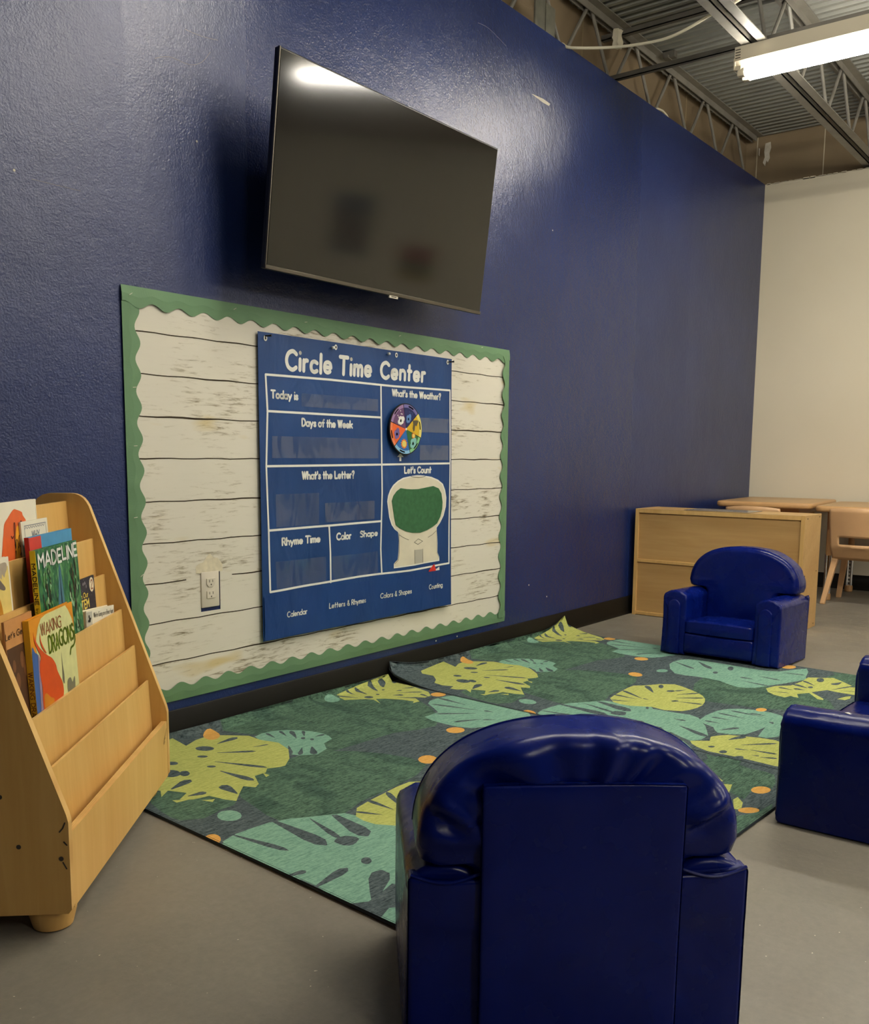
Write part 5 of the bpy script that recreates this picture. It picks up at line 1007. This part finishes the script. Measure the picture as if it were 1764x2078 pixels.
sofa = soft_seat('child_loveseat', 'navy vinyl child loveseat cut by the right edge, facing the blue wall', 'loveseat', (2.705, -1.668, 0), math.radians(180.0), .852)
m = MB(); m.prism([(-.0, -.004), (.012, -.006), (.026, -.002), (.020, .005), (.006, .006)], 2, .0, .003); o = m.build('torn_foam', FOAM, sofa); o.location = (.372, .136, .2875); o.rotation_euler = (0, .15, 1.57)

# ================================================================= FAR CORNER FURNITURE
cb = empty('shelf_cabinet', (4.90, -.955, 0), 'low birch shelf unit with its panelled back to the room behind the far armchair', 'cabinet')
CWd, CD, CH = .922, .29, .600     # local: x away from the camera, y to the wall
for y0, nm in ((0, 'side_panel'), (CWd-.019, 'side_panel')):
    m = MB(); m.frombox((0, y0, 0), (CD, y0+.019, CH), 0, bev=.0015, seg=1)
    if y0 == 0:
        for x, z in ((.045, .583), (.255, .585), (.05, .29), (.25, .30), (.05, .02), (.25, .02)):
            m.tube([(x, -.0012, z), (x, .001, z)], .004, 1, 8)
    m.build(nm, [BIRCH_C, SLOTM], cb)
m = MB(); m.frombox((.0, .019, CH-.019), (CD, CWd-.019, CH-.001)); m.build('top_board', BIRCH_C, cb)
m = MB(); m.frombox((.009, .019, .318), (.014, CWd-.019, CH-.019)); m.build('back_panel', BIRCH_C, cb)
m = MB(); m.frombox((.009, .019, .02), (.014, CWd-.019, .302)); m.build('back_panel', BIRCH_C, cb)
for z0, z1, d in ((CH-.024, CH-.001, .0), (.300, .318, .001), (.002, .021, .001)):
    m = MB(); m.frombox((-.0005+d, .019, z0), (.013, CWd-.019, z1), 0, bev=.002, seg=1); m.build('rail', BIRCH_E, cb)
for y0 in (.0, CWd-.019):
    m = MB(); m.frombox((-.0012, y0, 0), (.001, y0+.019, CH), 0); m.build('edge_strip', BIRCH_E, cb)
m = MB(); m.frombox((.014, .019, .30), (CD-.005, CWd-.019, .318)); m.build('shelf', BIRCH_C, cb)
m = MB(); m.frombox((.014, .019, .02), (CD-.005, CWd-.019, .038)); m.build('shelf', BIRCH_C, cb)
m = MB(); m.frombox((4.935, -.66, .600), (5.14, -.30, .6025), 0, bev=.001, seg=1)
tag(m.build('plastic_sheet', plain('glossy_grey_sheet', srgb(150, 138, 118), .18, 0, .6)), 'thin glossy grey sheet lying on top of the low birch shelf unit', 'sheet')

def table(name, label, x0, x1, y0, y1, zt, rz, legs, loc):
    t = empty(name, loc, label, 'table', (0, 0, rz), "children's activity tables")
    m = MB(); m.frombox((x0, y0, zt-.034), (x1, y1, zt-.001), 0)
    b = bmesh.new(); bmesh.ops.create_cube(b, size=1)
    for v in b.verts: v.co = Vector((v.co.x*(x1-x0)+(x0+x1)/2, v.co.y*(y1-y0)+(y0+y1)/2, v.co.z*.036+zt-.018))
    bmesh.ops.bevel(b, geom=[e for e in b.edges if abs(e.verts[0].co.z-e.verts[1].co.z) > .01], offset=.05, segments=6, profile=.5, affect='EDGES')
    bmesh.ops.bevel(b, geom=[e for e in b.edges if abs(e.verts[0].co.z-e.verts[1].co.z) < .001 and len(e.link_faces) == 2 and e.calc_face_angle(0) > 1], offset=.014, segments=4, profile=.5, affect='EDGES')
    m = MB(); m.bm(b, 0, True)
    for i, f in enumerate(m.f):
        if all(abs(m.v[k][2]-zt) < 1e-4 for k in f): m.mi[i] = 1
    m.build('table_top', [TABLE_EDGE, TABLETOP], t)
    m = MB(); m.frombox((x0+.09, y0+.09, zt-.075), (x1-.09, y1-.09, zt-.036)); m.build('apron', TABLE_EDGE, t)
    for (x, y) in legs:
        m = MB(); m.tube([(x, y, zt-.04), (x, y, .30), (x, y, .283)], [.021, .020, .018], 0, 14); lg = m.build('leg', TABLE_EDGE, t)
        m = MB()
        for s_ in (-.013, .013): m.tube([(x, y+s_, .29), (x, y+s_, .03)], .010, 0, 10)
        m.frombox((x-.004, y-.006, .03), (x+.004, y+.006, .29))
        for k in range(0 if (x, y) == legs[0] else 9): m.frombox((x-.0065, y-.003, .05+.025*k), (x-.0035, y+.003, .062+.025*k), 1)
        m.build('leg_insert', [CHROME, SLOTM], lg)
        m = MB(); m.tube([(x, y, .042), (x, y, .03), (x, y, .004), (x, y, 0)], [.024, .026, .026, .022], 0, 14); m.build('foot_cap', TABLE_EDGE, lg)
    return t
table('activity_table', "tan children's table in the corner behind the birch shelf unit", 0, .82, -.59, 0, .612, math.radians(4), [(.32, -.45), (.32, -.09), (.70, -.45), (.70, -.09)], (5.955, -.085, 0))
table('activity_table', "tan children's table cut by the right edge, behind the tan chair", 0, .79, -.74, 0, .602, math.radians(4), [(.245, -.055), (.74, -.10), (.245, -.68), (.74, -.66)], (5.965, -.700, 0))

def child_chair(label, loc, rz):
    # local: faces +x, y across, origin on the floor under the seat
    t = empty('child_chair', loc, label, 'chair', (0, 0, rz), "tan stacking children's chairs")
    hw = .162
    def back(u, v):      # u across 0..1, v up 0..1 from seat rear to the top edge
        y = (u-.5)*2; z = .285+v*.300
        wid = hw*(1.0+.04*v-.05*max(0, v-.9)*5)
        x = -.165-.070*v+.030*(1-y*y)*-.6*(v > .2)+.0
        x += .035*max(0, .2-v)/.2
        top = z+(.012*(1-y*y) if v > .95 else 0)
        return (x-.014*(1-y*y), y*wid, top)
    m = MB()
    def skip(u, v): return .30 < v < .445 and .17 < u < .83
    m.grid(back, 24, 20, 0, True, skip)
    o = m.build('backrest', TAN, t); s_ = o.modifiers.new('thickness', 'SOLIDIFY'); s_.thickness = .009; s_.offset = 0
    m = MB(); m.grid(lambda u, v: (-.165+.035+.30*u-.008*(u > .97), (v-.5)*2*hw*(1-.06*u), .300-.018*sin(pi*u)*(1-(2*v-1)**2)*.8-.012*max(0, u-.9)*10*(u > .9)), 20, 16, 0, True)
    o = m.build('seat', TAN, t); s_ = o.modifiers.new('thickness', 'SOLIDIFY'); s_.thickness = .010; s_.offset = -1
    m = MB(); m.frombox((-.13, -hw+.002, .274), (.14, -hw+.014, .298)); m.frombox((-.13, hw-.014, .274), (.14, hw-.002, .298)); m.frombox((-.13, -hw+.01, .276), (-.118, hw-.01, .296)); m.build('seat_rim', TAN, t)
    for sx in (-1, 1):
        for sy in (-1, 1):
            tx, ty, bx, by = sx*.115, sy*(hw-.018), (-.165 if sx < 0 else .200), sy*(hw+.030)
            m = MB(); n = 4; w = .025; rings = []
            for k, (x, y, z, q) in enumerate([(tx, ty, .296, 1.15), (tx+(bx-tx)*.1, ty+(by-ty)*.1, .265, 1.0), (bx, by, .01, .82), (bx, by, 0, .78)]):
                rings.append([(x+w*q*cos(a), y+w*q*sin(a), z) for a in [pi/4+pi/2*i for i in range(4)]])
            vs = [p for g in rings for p in g]
            m.add(vs, [(r*4+i, r*4+(i+1) % 4, (r+1)*4+(i+1) % 4, (r+1)*4+i) for r in range(3) for i in range(4)]+[(3, 2, 1, 0), (12, 13, 14, 15)], 0)
            lg = m.build('leg', TAN, t); bv = lg.modifiers.new('bevel', 'BEVEL'); bv.width = .004; bv.segments = 2
    return t
c1 = child_chair("tan plastic child chair with splayed legs beside the birch shelf unit", (6.183, -.962, 0), math.radians(0))
c2 = copy_tree(c1); c2.location = (5.985, -.40, 0); c2.rotation_euler = (0, 0, 0)
c2['label'] = 'tan plastic child chair of which only the backrest top shows over the birch shelf unit'

# wall charts on the far wall, seen in the television's reflection
ch = MB(); ch.frombox((XF-.004, -4.70, 1.74), (XF, -4.20, 2.275), 0)
for r in range(3):
    for c in range(3): ch.frombox((XF-.005, -4.68+c*.16, 1.80+r*.11), (XF-.004, -4.54+c*.16, 1.89+r*.11), 1+(r+c) % 3)
tag(ch.build('wall_chart', [ink('chart_blue', 74, 88, 106), ink('chart_grey', 122, 114, 102), ink('chart_cream', 138, 126, 108), ink('chart_rose', 122, 88, 82)]), 'blue grid chart on the cream wall, reflected in the middle of the television', 'wall chart')
ch = MB()
for k, c in enumerate((1, 2, 0, 3)): ch.frombox((XF-.004, -3.80, 1.62+.075*k), (XF, -3.40, 1.62+.075*(k+1)), k)
tag(ch.build('wall_chart', [ink('band_amber', 150, 118, 50), ink('band_green', 70, 110, 90), ink('band_red', 138, 54, 46), ink('band_rose', 150, 90, 90)]), 'colour banded chart on the cream wall, reflected low in the television', 'wall chart')
m = MB(); pts = [(0, 0), (.006, .007), (.012, .003), (.022, .002), (.028, -.003), (.016, -.005), (.006, -.004)]
m.prism(pts, 2, 0, .004); o = m.build('paper_scrap', WHITEPAPER, loc=(.5795, -1.415, 0)); tag(o, 'small torn white paper scrap on the grey floor at the bottom edge', 'paper scrap')
